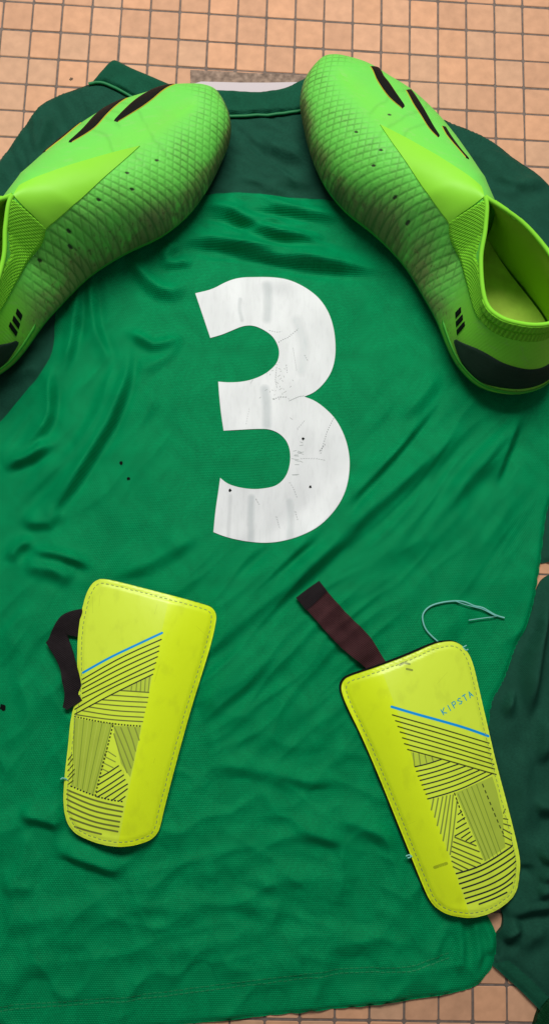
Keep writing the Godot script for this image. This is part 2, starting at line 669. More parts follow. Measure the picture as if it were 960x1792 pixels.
func jersey() -> void:
	cloth = Sheet.new(-420, -440, 420, 460, 1.6, 6.0)
	arm = Sheet.new(120, -120, 330, 440, 1.6, 5.0)
	var seam := [-206.6,-10.8,-190.7,-28.8,-180.8,-43.1,-170.8,-56.1,-160.8,-70.6,-153.1,-87.5,-154.7,-120.9,-146.5,-152.8,-117,-191.5,-72.1,-219.3,-35.1,-230.6,16.8,-231.6,59.6,-231.6,97.9,-225.6,150.6,-204.1,207.7,-161.9,258.5,-90.6,261.8,-38.1]
	var neck := [-141.4,-321.1,-130.7,-324,-117.5,-318.5,-100.4,-309.1,-71.4,-300.4,-47.6,-298.8,-23.8,-299.3,14.4,-303.3,35.9,-307.4,52.6,-314.3,71.8,-324.6,96,-334.8]
	var hem := [245.1,13.5,240.2,27.5,237,50.4,235.3,64,232.3,80.7,229.7,95.4,223.5,116.3,215.6,129.7,208.7,147.6,204.1,160.6,195.1,173.7,191.7,204.1,189.8,265.8,188.1,309.9,189.6,325.6,194.2,332.5,197.5,340.3,198.2,348.8,195.6,360.4,188.8,369,180.4,377.1,153.4,382.1,103.9,389.2,36.8,396.4,-3.5,401,-75.3,407.8,-154,413.1,-177.7,412.3,-200.5,294,-211.8,173.7,-215.5,89.1,-212.9,22.9]
	var shoulder_l := [-276,-88.9,-233.1,-202.9,-209.6,-251.4,-197.5,-273.8,-185.2,-295.4,-177.9,-305.8,-167.6,-312.3,-142.3,-324]
	var shoulder_r := [96.6,-337.8,121.3,-329.7,154.3,-313,164.1,-309.9,183.7,-302,203.3,-292.1,219.4,-278.8,238.8,-266.8,253.2,-251.9,295.9,-202.6,326.5,-118.7,299.8,-40.1]
	var rim := [-141.6,-322.4,-134.3,-333.5,-126.4,-344.7,-122.8,-347.1,-118.9,-346.8,-104.7,-339.7,-82.6,-330.6,-68,-326.2,-57,-326.4,-44,-325.1,-24.8,-324.3,4.1,-325.7,19.9,-329.4,32.8,-336.7,45.7,-346.7,55.3,-353.3,66.5,-354,81.3,-349.6,96.1,-335.5]
	# the lie of the cloth: broad waves, small crumples, then each fold
	cloth.rough(noise(41, 0.011, 2), 3.0, 1.0, 1.0, 0.5)
	cloth.rough(noise(42, 0.035, 2), 0.5, 1.0, 0.5, 0.75)
	cloth.rough(noise(43, 0.10, 3), 0.2, 1.0, 0.6, 0.6)
	cloth.rough_from(noise(47, 0.04, 2), 1.0, 0.8, 0.5, -0.35, 0.1, 0.25)
	cloth.rough_from(noise(49, 0.016, 2), 7.0, 0.9, 0.7, 0.6, 0.0, 0.25)
	# tension lines: long one way, short the other, each in its own stretch of the cloth
	for l in [
		[[154.7,8.7], 0.115, 61, 0.04, 2.4, 0.13, -0.85], [[28.2,132.6], 0.13, 62, 0.04, 3.0, 0.16, -0.7], [[13.2,-195.3], 0.07, 63, 0.055, 3.4, 0.2, 0.16],
		[[-133.6,-38.7], 0.12, 64, 0.03, 2.2, 0.3, -1.0], [[-39.5,320.7], 0.16, 65, 0.03, 1.5, 0.3, -0.12], [[83.1,287.2], 0.13, 66, 0.03, 1.5, 0.3, 0.35],
		[[10.8,-266.6], 0.06, 67, 0.05, 2.4, 0.4, 0.5], [[-182.9,-275.3], 0.08, 68, 0.04, 3.0, 0.3, 1.25], [[208.5,-268.3], 0.08, 69, 0.04, 3.0, 0.3, 0.5], [[-144,171.6], 0.12, 70, 0.03, 2.2, 0.25, -0.9]]:
		cloth.tension(pts(l[0])[0], l[1], noise(l[2], l[3], 2), l[4] * 1.25, l[5], l[6])
	var folds := [
		[[-151.3,48.3,-133.2,23.6,-119,-5.4,-105.6,-30.7,-96.2,-58,-93.9,-79.7,-94.5,-96.8], 5.0, 10, 3.2],
		[[-179.6,44.5,-155.7,19.1,-132.2,-6.7,-115.5,-32.6,-109.3,-53.7,-105,-77.3], 1.8, 8, 4],
		[[-107.2,-77.2,-116,-95.7,-122.2,-107.3,-126.8,-135.9,-129.2,-157.7], 2.6, 7, 3],
		[[-143.9,-70.7,-139.5,-91.2,-136.8,-129.6,-136.7,-147.5], 3.2, 7, 3],
		[[-99.2,-107,-95.5,-106.3,-86.2,-101.9,-75.5,-96.3,-61.1,-99.4,-51.5,-107], 2.8, 5, 4],
		[[-88,-70.1,-67.2,-86.2,-49.9,-101.8], 2.0, 8, 4],
		[[-184.7,9.1,-176.4,4.3,-168,0.7,-158.8,-4.2,-147.2,-13.8], 4.5, 9, 3],
		[[-173,-7.2,-162.8,-16.7,-153.6,-28.6,-151.7,-44.3,-154.4,-63.2,-151.8,-75.1], 3.2, 6, 3],
		[[-168.6,47.6,-157.6,50.7,-146.9,49.4,-136.9,38.4], 3.0, 10, 4],
		[[-172.3,81.4,-171.2,74,-167,67.8,-156.6,63], 3.2, 6, 3.4],
		[[-158.1,71.3,-143,72.5,-127.7,75.9,-110.1,82.2], 3.4, 6, 3.4],
		[[-163.4,85.4,-146.5,84,-137.7,86.7,-124.3,94], 3.0, 9, 5],
		[[-98.9,89.6,-73.6,80,-52.6,67,-31.4,53], 2.6, 16, 6],
		[[-99.5,-174.1,-89.4,-157.4,-74.9,-143.5,-63.3,-141.2,-49.9,-148.8], 3.4, 7, 5],
		[[-46.3,-218.6,-32.2,-216.9,-17,-212.7,2.7,-201.3,22.6,-194.3,43.7,-193,60.1,-197], 5.0, 9, 4.2],
		[[-1.8,-221.7,21.8,-219.5,51.2,-214.6,76.3,-214.1], 4.2, 7, 4],
		[[-65.3,-180,-51.8,-187.7,-33.2,-187.7,-15.9,-185.7,15.2,-176.9,42.8,-174,81.8,-171.1,112.4,-170.8], 6.5, 12, 4.5],
		[[-74.6,-164.6,-64.6,-166.1,-46.2,-168.1], 2.4, 6, 3],
		[[8,-210.1,19.9,-205.8,31.7,-202.9,48.2,-204.3], 2.2, 4, 3],
		[[-72.1,-168.2,-68.8,-175.8,-60.9,-183.7], 2.4, 6, 4],
		[[-17.4,124.7,12.2,95.3,45.8,61.1,84.5,22,121.5,-19.4,161.8,-72.4], 3.6, 11, 3],
		[[-27.1,147.1,16.6,109,46.4,83.2,68.8,61.2,90.6,38,116.3,14.4,150.2,-16.4,173.2,-40.8,186.2,-60.2], 4.6, 12, 6],
		[[159.2,29,171.1,8,192.3,-15.9,207.8,-42.3], 3.6, 11, 5],
		[[196.6,7,205.6,-17.4,218.6,-52.2], 4.2, 11, 3.4],
		[[122.7,-43.2,141,-65.3,154.8,-85], 2.4, 10, 5],
		[[79.3,80.2,114.5,63,150.2,45.2,186.5,21.1], 1.2, 20, 10],
		[[190.6,57.1,204.5,29.5,216.3,6.2], 1.2, 12, 8],
		[[-21.5,177.1,18,150.8,54.2,131.8], 1.4, 20, 9],
		[[-19.4,223.1,5.9,225.7,30,228.7,57.7,236.6,90.6,234.6], 2.6, 10, 6],
		[[74.2,259.6,104.6,267.7,125,279.2], 2.4, 9, 5],
		[[43,268.2,64,272.9,87.2,279.2], 2.4, 9, 5],
		[[-153.4,262.3,-141,264.4,-119.4,269], 4.0, 9, 5],
		[[-125,287.6,-96.1,294,-73.2,302.1], 4.2, 10, 5],
		[[-28.5,295.3,0.9,310.3,30.3,329.1], 1.5, 16, 8],
		[[-159.2,338.1,-135.5,334.7,-111.8,330.5,-87.6,330.8], 1.4, 10, 6],
		[[-70.1,319.4,-55.6,324.9,-39.2,326.1,-23,324.3], 1.3, 10, 6],
		[[-64.1,351.7,-41.8,354.3,-17.7,350.9], 1.1, 12, 8],
		[[-160.5,370,-133.3,364,-114.2,352.4], 1.2, 12, 8],
		[[-161.2,315.3,-149.4,311.3,-137.1,314.9], 1.5, 10, 6],
		[[169.4,367.8,170.3,347.9,168.7,326.7,167.1,313.1], 2.8, 6, 4],
		[[181.8,367.6,183.6,351.6,180.4,334.3,178,320.7], 3.2, 7, 4],
		[[191,359.1,192.8,345.6,187.9,332.2,183,320.6], 3.0, 6, 4],
		[[147,359.8,156.6,344.3,162.9,324.9], 2.0, 8, 5],
		[[75.5,219,98.8,214.3,120.1,197.3], 1.0, 12, 8],
		[[9.2,312.1,41.9,303.7,66.8,305.2,100.3,318.2], 1.1, 12, 7],
		[[67.7,341.9,100.7,345.2,133.7,340.8], 1.0, 12, 8],
		[[2.9,-289.6,10.5,-277,25.1,-268.6,44.2,-267.7], 2.6, 7, 5],
		[[-21.5,-244,2.2,-241.4,35.3,-244.4,54.4,-242.4], 2.2, 8, 4],
		[[-180.4,-254.9,-175.3,-273.2,-172.9,-291.5], 3.0, 7, 4],
		[[-193.2,-91.9,-178,-97.4,-159.8,-93.5], 2.4, 7, 4],
		[[-190.4,-59.2,-180,-66.7,-162.9,-74.5], 2.0, 6, 4],
		[[208.2,-247.4,227.7,-253.8,242.3,-249.5], 2.4, 10, 6],
		[[22.9,-8.7,21.1,-36.3,19.3,-64.3], 1.2, 4, 3],
		[[-4.8,-53.8,-4.1,-82.1,-7.4,-120.3,-9.4,-149.4], 1.0, 5, 3]]
	for f in folds:
		cloth.fold(smooth(pts(f[0]), false, 2), f[1] * 1.95, f[2] * 0.9, f[3])
	cloth.iron(pts([-53,-164.3])[0], pts([92.3,65.2])[0], 24)
	var hem_line := smooth(pts(hem), false)
	var seam_line := smooth(pts(seam), false)
	for g in [[-102.5,90.6,-76.7,96.2,-49.2,102.4,-25.1,107.9,-19.5,109.9,-16.6,114.1,-16.1,119.1,-18.8,135.2,-24.5,157.1,-31.7,183.6,-38.6,213,-43.9,237.1,-48.3,257.7,-50.4,270.3,-53.3,275.3,-58.8,279,-74,282,-91.9,280.5,-108.4,275.4,-114.3,270.9,-117.9,265.5,-120.8,254.7,-121.4,239,-120.4,219.9,-119.7,194.2,-117.5,184.4,-116.1,168.1,-118.3,148.4,-118.6,131.7,-117.8,120,-115.1,104.7,-111.9,96.9,-108.3,92.9], [159.7,129.4,165,129.5,170.2,131.8,174.4,135.8,177.6,140.8,180.6,149.9,183.7,164,190.7,194,196.6,219.5,204.5,248.7,211.2,275.5,213.6,288.8,211.8,302,209.3,308.7,204.5,313.8,193.4,320.2,183.3,323.2,173.3,324.8,161.3,324.3,154.3,322.4,147.3,317.3,141.3,305.3,133.2,286.6,120.9,258.3,108.5,229.6,95.9,202.5,84.3,180.9,80,171.1,79.2,165.5,81.2,160.6,85.3,157.6,105.5,150.1,130.4,140.2,149.2,131.4]]:
		cloth.press(smooth(pts(g), true), 0.0072, 0.35)
	cloth.groove(seam_line, 1.2, 1.3)
	cloth.groove(smooth(pts([-154.5,393.9,-95.7,389.4,-36.3,383.1,35.8,372.4,76.4,366.9,133.8,363.8,146.2,359.8,162.8,354.9]), false), 0.7, 1.0)
	for k in cloth.h.size():
		cloth.h[k] = maxf(cloth.h[k], 0.0032)
	for edge in [hem, shoulder_l, shoulder_r]:
		cloth.round_off(smooth(pts(edge), false), 5.0)

	var shirt := thing("jersey", "green long sleeved football jersey with a white number 3 laid back up", "jersey")
	var body := smooth(pts(seam + hem), true)
	put("body_panel", patch(cloth, body, 0.0, 0.0016, 0.004), M.body, shirt)
	var back := seam.duplicate()
	var rev := []
	for k in range(back.size() - 2, -1, -2):
		rev.append_array([back[k], back[k + 1]])
	var yoke := smooth(pts(shoulder_l + neck + shoulder_r + rev), true)
	put("shoulder_yoke", patch(cloth, yoke, 0.0, 0.0016, 0.004), M.yoke, shirt)
	# collar: stands a little higher than the yoke
	var neck_rev := []
	for k in range(neck.size() - 2, -1, -2):
		neck_rev.append_array([neck[k], neck[k + 1]])
	var band := Sheet.new(-150, -360, 120, -280, 1.5, 11.0)
	band.rough(noise(44, 0.04, 2), 1.6, 1.0, 1.0, 0.0)
	band.round_off(smooth(pts(rim), false), 6.0)
	band.round_off(smooth(pts(neck), false), 2.6)
	put("collar", patch(band, smooth(pts(rim + neck_rev), true), 0.0, 0.0014, 0.006), M.collar, shirt)
	put("piping", tube(laid(cloth, smooth(pts(neck), false), 0.002), 0.0013), M.piping, shirt)
	# print: the number, a film with an edge of its own
	var three := smooth(pts([-44.2,-141.1,-31.3,-145,-19.4,-153,-8.8,-157.3,3.5,-159.1,17.4,-159.1,31.5,-156.9,44,-151.4,55.1,-143,63.1,-132,68,-119.3,70.2,-104.9,70,-92.1,67.2,-80.8,61.3,-71,53.9,-63.6,45.9,-59.8,54,-57.3,62.5,-51.4,71,-43.2,78,-31.1,82,-18.9,83.5,-6.7,82.2,7.1,78.2,20.9,71,33.2,59.4,45.6,44.9,53.6,28.8,57.9,14.2,59.2,-2,57.6,-13.1,55.1,-21.3,52,-20.5,35.3,-18.9,20.3,-17.9,9.2,-11.8,14,-2.1,16.6,8.3,17.4,17.1,16.3,26,13.9,32.5,7.6,35.9,-1.6,36.4,-12.4,33.8,-21.5,27.6,-28.1,18.5,-31.3,8.1,-30.8,-3.9,-29.5,-16.8,-28.5,-19.4,-42.3,-21.4,-56.2,-22.7,-68.3,-14.4,-67.9,-3.9,-68.8,6.6,-72.4,15.5,-77.5,22.9,-85,25.2,-93.1,23.9,-101,19.1,-108.8,11.2,-114,3.5,-116.8,-4.1,-116,-13.1,-111.7,-22.1,-107.5,-30.6,-104.7,-36.4,-120.5]), true)
	var from := Vector2(-0.075, -0.19)
	var size := Vector2(0.15, 0.24)
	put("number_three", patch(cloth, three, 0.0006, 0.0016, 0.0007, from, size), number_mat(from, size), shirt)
	var hb := pts([-10,19,52.6,13.3,45.8,-24.9,-94.8,0.8,-88.4,12.8,-171,188.4])
	for k in hb.size():
		var ring := PackedVector2Array()
		var r: float = [1.5, 1.2, 1.3, 1.7, 1.6, 2.6][k] * MM
		for j in 9:
			ring.append(hb[k] + Vector2.from_angle(j * TAU / 9.0) * r * rng.randf_range(0.6, 1.15))
		var o := put("burn_hole", patch(cloth, ring, 0.0009 if k < 3 else 0.0003, 0.0012, 0.0), M.hole, shirt)
		o.set_meta("label", "small dark burn hole")
	put("hem_stitching", dashes(cloth, smooth(pts([-162.3,395.1,-95.7,390.2,-36.3,383.8,35.8,373.1,76.4,367.6,133.8,364.5,146.2,360.5,162.8,355.7]), false), 0.0028, 0.0009, 0.0006, 0.0004), M.thread, shirt)
	put("hem_stitching", dashes(cloth, smooth(pts([-162.5,392.5,-95.8,387.6,-36.4,381.2,35.7,370.1,76.3,364.6,133.8,361.5,145.4,357.5,161.1,352.7]), false), 0.0028, 0.0009, 0.0005, 0.0003), M.thread, shirt)

	# the sleeve that comes back down beside the body
	arm.rough(noise(45, 0.03, 3), 2.4, 1.0, 0.5, 0.0)
	for f in [
		[[221.5,186.3,228,145.7,232.5,121.3,240.2,95.2], 4.0, 9, 4],
		[[207.5,186.7,205.7,159.2,209.5,139.8], 3.0, 6, 4],
		[[218.2,276.9,216.1,244.5,218.1,203.2], 1.6, 12, 9],
		[[232.7,219.4,234.9,198.6,236.6,177.4], 3.0, 7, 4],
		[[223.8,249.2,230.8,247.5,243.2,251.2], 2.6, 8, 5],
		[[208.2,285.1,217.2,285.7,231.3,283.8,246.9,276.3], 5.0, 8, 4],
		[[220.8,298.4,229.4,295.5,246.7,286.3], 5.0, 6, 4],
		[[205.7,312.1,222.7,307.9,246.3,302.3], 4.6, 7, 4],
		[[201.3,324,218.3,319.8,246,315.3], 3.4, 7, 4],
		[[198.5,340.4,205.3,337.2,213.8,330.4], 3.2, 6, 4],
		[[211.5,347.9,220,340.1,234.9,334], 1.6, 10, 6]]:
		arm.fold(smooth(pts(f[0]), false, 2), f[1] * 3.6, f[2], f[3] * 1.1)
	arm.press(smooth(pts([159.7,129.4,165,129.5,170.2,131.8,174.4,135.8,177.6,140.8,180.6,149.9,183.7,164,190.7,194,196.6,219.5,204.5,248.7,211.2,275.5,213.6,288.8,211.8,302,209.3,308.7,204.5,313.8,193.4,320.2,183.3,323.2,173.3,324.8,161.3,324.3,154.3,322.4,147.3,317.3,141.3,305.3,133.2,286.6,120.9,258.3,108.5,229.6,95.9,202.5,84.3,180.9,80,171.1,79.2,165.5,81.2,160.6,85.3,157.6,105.5,150.1,130.4,140.2,149.2,131.4]), true), 0.0066, 0.35)
	var cuff_seam := [191.6,359.8,205,356.5,212.1,361.8,226.1,373.5,250.2,395.2]
	var cuff_edge := [193.9,361.2,197.2,363.1,203,368.4,212.5,375.9,226.5,388.7,244.5,406.3]
	var inner := [294.7,48.2,259.9,65.3,242.3,74.9,236.8,78.3,233.6,82.8,226.5,99.9,211.2,126.8,190.8,159.7,184,183.3,185,225.1,189.7,277.9,194.5,303.8,198.6,319.5,201.9,325.4,201.8,331.6,197.5,338.7,193.2,348.9]
	var outer := [255.1,397.8,257.2,324.4,273.8,201.9]
	arm.groove(smooth(pts(cuff_seam), false), 1.6, 1.2)
	for k in arm.h.size():
		arm.h[k] = maxf(arm.h[k], 0.0016)
	for edge in [inner, cuff_edge]:
		arm.round_off(smooth(pts(edge), false), 4.0)
	# the body's edge lies over it
	arm.near(pts([246.1,-28.5,240.4,18.3,236.5,50.4,234.9,64,232.3,80.7,229.7,95.4,223.5,116.3,215.6,129.7,208.7,147.6,204.1,160.6,195.1,173.7,191.7,204.1,189.8,265.8]), 0.008, func(k: int, d: float, _t: float) -> void: arm.h[k] = minf(arm.h[k], 0.0012 + absf(d) * 0.5))
	arm.iron(Vector2(0.125, 0.03), Vector2(0.325, 0.43), 1)
	var elbow := [311.2,38.5,287.8,48.5,260.1,56.7,242.6,65.1,236.2,66.2,232.6,62.3]
	arm.round_off(smooth(pts(elbow), false), 4.0)
	for k in arm.h.size():
		var q := Vector2(arm.x0 + (k % arm.nx) * arm.step, arm.z0 + int(k / float(arm.nx)) * arm.step)
		if arm.h[k] > 0.0012 and Geometry2D.is_point_in_polygon(q, body):
			arm.h[k] = 0.0012
	put("upper_sleeve", patch(arm, smooth(pts(elbow + [231.2,41.5,232.8,9.4,243.7,-28.4,268.1,-67.6,314.7,-50.5]), true), 0.0, 0.0016, 0.004), M.yoke, shirt)
	put("sleeve", patch(arm, smooth(pts(inner + cuff_seam + outer), true), 0.0, 0.0016, 0.004), M.yoke, shirt)
	var cs := []
	for k in range(cuff_seam.size() - 2, -1, -2):
		cs.append_array([cuff_seam[k], cuff_seam[k + 1]])
	put("cuff", patch(arm, smooth(pts(cuff_edge + cs), true), 0.0, 0.0016, 0.004), M.collar, shirt)
	# another piece of cloth just reaching into the corner
	var other := Sheet.new(150, 300, 330, 480, 2.0, 13.0)
	other.rough(noise(46, 0.03, 3), 2.0, 1.0, 1.0, 0.0)
	var ce := [220.7,419,222.7,400.3,228.4,386.3,233.9,381.3,254.3,367.7]
	other.round_off(smooth(pts(ce), false), 9.0)
	var oc := thing("folded_cloth", "dark green cloth just reaching into the frame below the jersey cuff", "cloth")
	put("cloth_edge", patch(other, smooth(pts(ce + [275,377,273.3,425.8]), true), 0.0, 0.002, 0.006), M.corner, oc)


func stroke(im: Image, line: PackedVector2Array, from: Vector2, ppm: float, wide: float, c: Color, dash := 0.0) -> void:
	var w := im.get_width()
	var h := im.get_height()
	var r := wide * MM * ppm * 0.5
	var run := 0.0
	for k in line.size() - 1:
		var a := (line[k] - from) * ppm
		var b := (line[k + 1] - from) * ppm
		var d := b - a
		var l2 := maxf(d.length_squared(), 1e-6)
		for y in range(maxi(0, int(minf(a.y, b.y) - r - 1)), mini(h, int(maxf(a.y, b.y) + r + 2))):
			for x in range(maxi(0, int(minf(a.x, b.x) - r - 1)), mini(w, int(maxf(a.x, b.x) + r + 2))):
				var p := Vector2(x + 0.5, y + 0.5)
				var t := clampf((p - a).dot(d) / l2, 0.0, 1.0)
				if dash > 0.0 and fposmod(run + t * sqrt(l2), dash * MM * ppm) > dash * MM * ppm * 0.55:
					continue
				var cover := clampf(r + 0.5 - p.distance_to(a + d * t), 0.0, 1.0) * c.a
				if cover > 0.0:
					var old := im.get_pixel(x, y)
					if k > 0 and p.distance_to(a) < r + 0.5 and c.a < 1.0:
						continue
					im.set_pixel(x, y, old.lerp(Color(c.r, c.g, c.b), cover))
		run += sqrt(l2)


func fill(im: Image, poly: PackedVector2Array, from: Vector2, ppm: float, c: Color) -> void:
	var p := PackedVector2Array()
	var lo := Vector2(1e9, 1e9)
	var hi := -lo
	for q in poly:
		p.append((q - from) * ppm)
		lo = lo.min(p[-1])
		hi = hi.max(p[-1])
	for y in range(maxi(0, int(lo.y)), mini(im.get_height(), int(hi.y) + 1)):
		for x in range(maxi(0, int(lo.x)), mini(im.get_width(), int(hi.x) + 1)):
			if Geometry2D.is_point_in_polygon(Vector2(x + 0.5, y + 0.5), p):
				im.set_pixel(x, y, im.get_pixel(x, y).lerp(Color(c.r, c.g, c.b), c.a))


# worn white film: hairline cracks, rubbed dirt, and the shade of soft folds painted in as grey bands
func number_mat(from: Vector2, size: Vector2) -> Material:
	var ppm := 4000.0
	var im := Image.create_empty(int(size.x * ppm), int(size.y * ppm), false, Image.FORMAT_RGB8)
	var f := noise(51, 0.008, 4)
	var g := noise(52, 0.05, 3)
	for y in im.get_height():
		for x in im.get_width():
			var k := 0.93 - 0.035 * f.get_noise_2d(x * 1.6, y * 0.5) - 0.04 * maxf(0.0, g.get_noise_2d(x * 1.4, y * 0.35) - 0.1)
			im.set_pixel(x, y, Color(k * 0.965, k * 0.985, k * 0.995))
	var cracks := [
		[[23.8,-103.4,29.8,-107.7,35.1,-111.5,39.5,-115.9], 0.7, 0.45], [[16.6,-113.5,22,-111.8,25.8,-113.1], 0.6, 0.4], [[22.9,-82.7,22.4,-73.9,23.5,-66.1], 0.6, 0.4], [[30.5,-85.4,31.4,-78.3], 0.6, 0.4],
		[[34.4,-55.6,40.3,-59,46.3,-60.9], 0.8, 0.5], [[20.8,-55.8,25.2,-58.3,31.2,-58.9], 0.8, 0.5], [[69.5,-43.2,65.9,-33.7,62.3,-24.2,59.6,-13.3], 0.6, 0.45], [[59.5,-15.6,63.2,-21.2], 0.8, 0.5],
		[[44.7,-8.9,53.7,-9.7,63.4,-8.6], 0.5, 0.4], [[41,-32.6,46.9,-40.6], 0.6, 0.35], [[45.5,-94.1,47.9,-89.4], 0.7, 0.35], [[36.3,10.5,40.1,16.4,42.2,22.3], 0.6, 0.3],
		[[41.3,32.9,43.8,40.3], 0.8, 0.3], [[26.7,38,29.9,46.8], 0.8, 0.25], [[10,25.1,13.1,28.3], 0.8, 0.35], [[0.4,-33.9,2.9,-47.9], 0.6, 0.2], [[39.7,-81.1,36.2,-100], 0.5, 0.3]]
	for c in cracks:
		var line := smooth(pts(c[0]), false, 1)
		for _k in 2:
			var bent := PackedVector2Array()
			for p in line:
				bent.append(p + Vector2(rng.randf_range(-0.6, 0.6), rng.randf_range(-0.6, 0.6)) * MM)
			stroke(im, bent, from, ppm, c[1] * 0.55, Color(0.3, 0.33, 0.33, c[2]), 2.0)
	for k in 14:
		var p := pts([37.2,-9.3])[0] + Vector2(rng.randf_range(-0.5, 7), rng.randf_range(-14, 14)) * MM
		stroke(im, PackedVector2Array([p, p + Vector2(rng.randf_range(1, 6), rng.randf_range(-1.5, 1.5)) * MM]), from, ppm, 0.35, Color(0.25, 0.3, 0.28, 0.5))
	for k in 34:
		var p := pts([26.4,-67.8])[0] + Vector2(rng.randfn(0, 8), rng.randfn(0, 11)) * MM
		stroke(im, PackedVector2Array([p, p + Vector2(rng.randf_range(-1, 2), rng.randf_range(-1.5, 1.5)) * MM]), from, ppm, 0.45, Color(0.4, 0.42, 0.4, 0.45))
	for band in [[[-8,-138.1,-8.5,-130,-5.8,-120.4], 3.0, 0.10], [[14.4,-64.1,16.4,-51.7,16.9,-34.6], 7.0, 0.16], [[7,23.8,6.8,38.7,8.2,55], 5.0, 0.13], [[13,-152.3,15,-139.3,14,-123], 7.0, 0.12], [[38.6,-122.7,45.2,-103.7,42.8,-81.2], 9.0, 0.06], [[36.7,25.6,38.6,39,37.4,50.9], 5.0, 0.08], [[-9.3,22.9,-9.5,34.9,-9.6,49.8], 3.0, 0.07]]:  # shading of upright folds, painted into the film as soft grey bands
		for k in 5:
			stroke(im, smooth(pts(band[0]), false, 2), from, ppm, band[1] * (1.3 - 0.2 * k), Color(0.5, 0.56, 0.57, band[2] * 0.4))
	var m := mat(Color.WHITE, 0.5, 0.4)
	m.albedo_texture = tex(im)
	m.texture_repeat = false
	return m


# ---------------------------------------------------------------- boots
# one loop of controls round the boot: widest outline (along, across), the line it rises to (along, across, height), 1 where that is the collar
const CTRL := [
	[-4, -17, 30, 0, 0, 0],
	[4, -34, 32, 0, 0, 0],
	[16, -44.5, 38, 0, 0, 0],
	[32, -51, 50, 0, 0, 0],
	[60, -59, 75, 0, 0, 0],
	[86, -61.5, 100, 0, 0, 0],
	[113, -57.5, 122, 0, 0, 0],
	[138, -47.5, 145, 0, 0, 0],
	[158, -41, 168, 0, 0, 0],
	[179, -37, 188, 3, 96, 0.35],
	[206, -36.5, 206, -5, 90, 1],
	[230, -37, 224, -17, 83, 1],
	[256, -40.5, 250, -27, 78, 1],
	[275, -40, 266, -25, 80, 1],
	[295, -33, 279, -14, 83, 1],
	[311, -15, 286, -2, 84, 1],
	[317, 6, 287, 7, 84, 1],
	[312, 24, 284, 16, 84, 1],
	[296, 38, 272, 26, 82, 1],
	[272, 42, 254, 31, 80, 1],
	[245, 40, 236, 31, 80, 1],
	[215, 36, 212, 22, 86, 1],
	[190, 34, 188, 3, 96, 0.35],
	[165, 35, 168, 0, 0, 0],
	[140, 39, 145, 0, 0, 0],
	[113, 42, 122, 0, 0, 0],
	[86, 41, 100, 0, 0, 0],
	[60, 36, 75, 0, 0, 0],
	[40, 28, 50, 0, 0, 0],
	[20, 18, 38, 0, 0, 0],
	[6, 5, 32, 0, 0, 0],
	[-2, -6, 30, 0, 0, 0]]
const SPINE := [[20, -17, 40], [30, -17, 43.5], [50, -16, 50], [75, -14.5, 58], [100, -12, 66], [122, -8.5, 74], [145, -4, 83], [168, 0, 90], [188, 3, 96]]


func cr(a: float, b: float, c: float, d: float, f: float) -> float:
	return 0.5 * (2.0 * b + (c - a) * f + (2.0 * a - 5.0 * b + 4.0 * c - d) * f * f + (3.0 * b - a - 3.0 * c + d) * f * f * f)


func ridge(a: float) -> Vector3:
	var i := 0
	while i < SPINE.size() - 2 and SPINE[i + 1][0] < a:
		i += 1
	var f: float = (a - SPINE[i][0]) / (SPINE[i + 1][0] - SPINE[i][0])
	var q: Array = [SPINE[maxi(i - 1, 0)], SPINE[i], SPINE[i + 1], SPINE[mini(i + 2, SPINE.size() - 1)]]
	return Vector3(a, cr(q[0][2], q[1][2], q[2][2], q[3][2], f), cr(q[0][1], q[1][1], q[2][1], q[3][1], f))


# [outline point, line point, rear] at a place in the loop; points as (along, height, across)
func ends(phi: float) -> Array:
	var n := CTRL.size()
	phi = fposmod(phi, n)
	var i := int(phi)
	var f := phi - i
	var c := []
	for k in 4:
		c.append(CTRL[(i + k - 1 + n) % n])
	var p := Vector3(cr(c[0][0], c[1][0], c[2][0], c[3][0], f), 13.0, cr(c[0][1], c[1][1], c[2][1], c[3][1], f))
	var w: float = lerpf(c[1][5], c[2][5], f)
	var q: Vector3
	if i < 9 or i >= 22:
		q = ridge(lerpf(c[1][2], c[2][2], f))
	else:
		var r := []
		for x in c:
			r.append(Vector3(x[2], x[4], x[3]) if x[4] > 0 else ridge(x[2]))
		q = Vector3(cr(r[0].x, r[1].x, r[2].x, r[3].x, f), cr(r[0].y, r[1].y, r[2].y, r[3].y, f), cr(r[0].z, r[1].z, r[2].z, r[3].z, f))
	return [p, q, w]


func skin(en: Array, r: float) -> Vector3:
	var p: Vector3 = en[0]
	var q: Vector3 = en[1]
	var w: float = en[2]
	var th := r * PI * 0.5
	var h := lerpf(pow(1.0 - cos(th), 1.12), r * r * (3.0 - 2.0 * r) * 0.75 + 0.25 * r, w)
	var v := lerpf(pow(sin(th), 0.94), r, w)
	return Vector3(p.x + (q.x - p.x) * h, p.y + (q.y - p.y) * v, p.z + (q.z - p.z) * h)


# skin with an outward offset, in metres and in the boot's own axes
func on_boot(phi: float, r: float, lift: float, zs: float) -> Vector3:
	var en := ends(phi)
	var p := skin(en, r)
	if lift != 0.0:
		var a := skin(ends(phi + 0.05), r) - skin(ends(phi - 0.05), r)
		var b := skin(en, minf(r + 0.01, 1.0)) - skin(en, maxf(r - 0.01, 0.0))
		var nn := b.cross(a).normalized()
		if nn.dot(p - Vector3(170, 20, 0)) < 0.0 and nn.y < 0.2:
			nn = -nn
		p += nn * lift
	return Vector3(p.x, p.y, p.z * zs) * MM


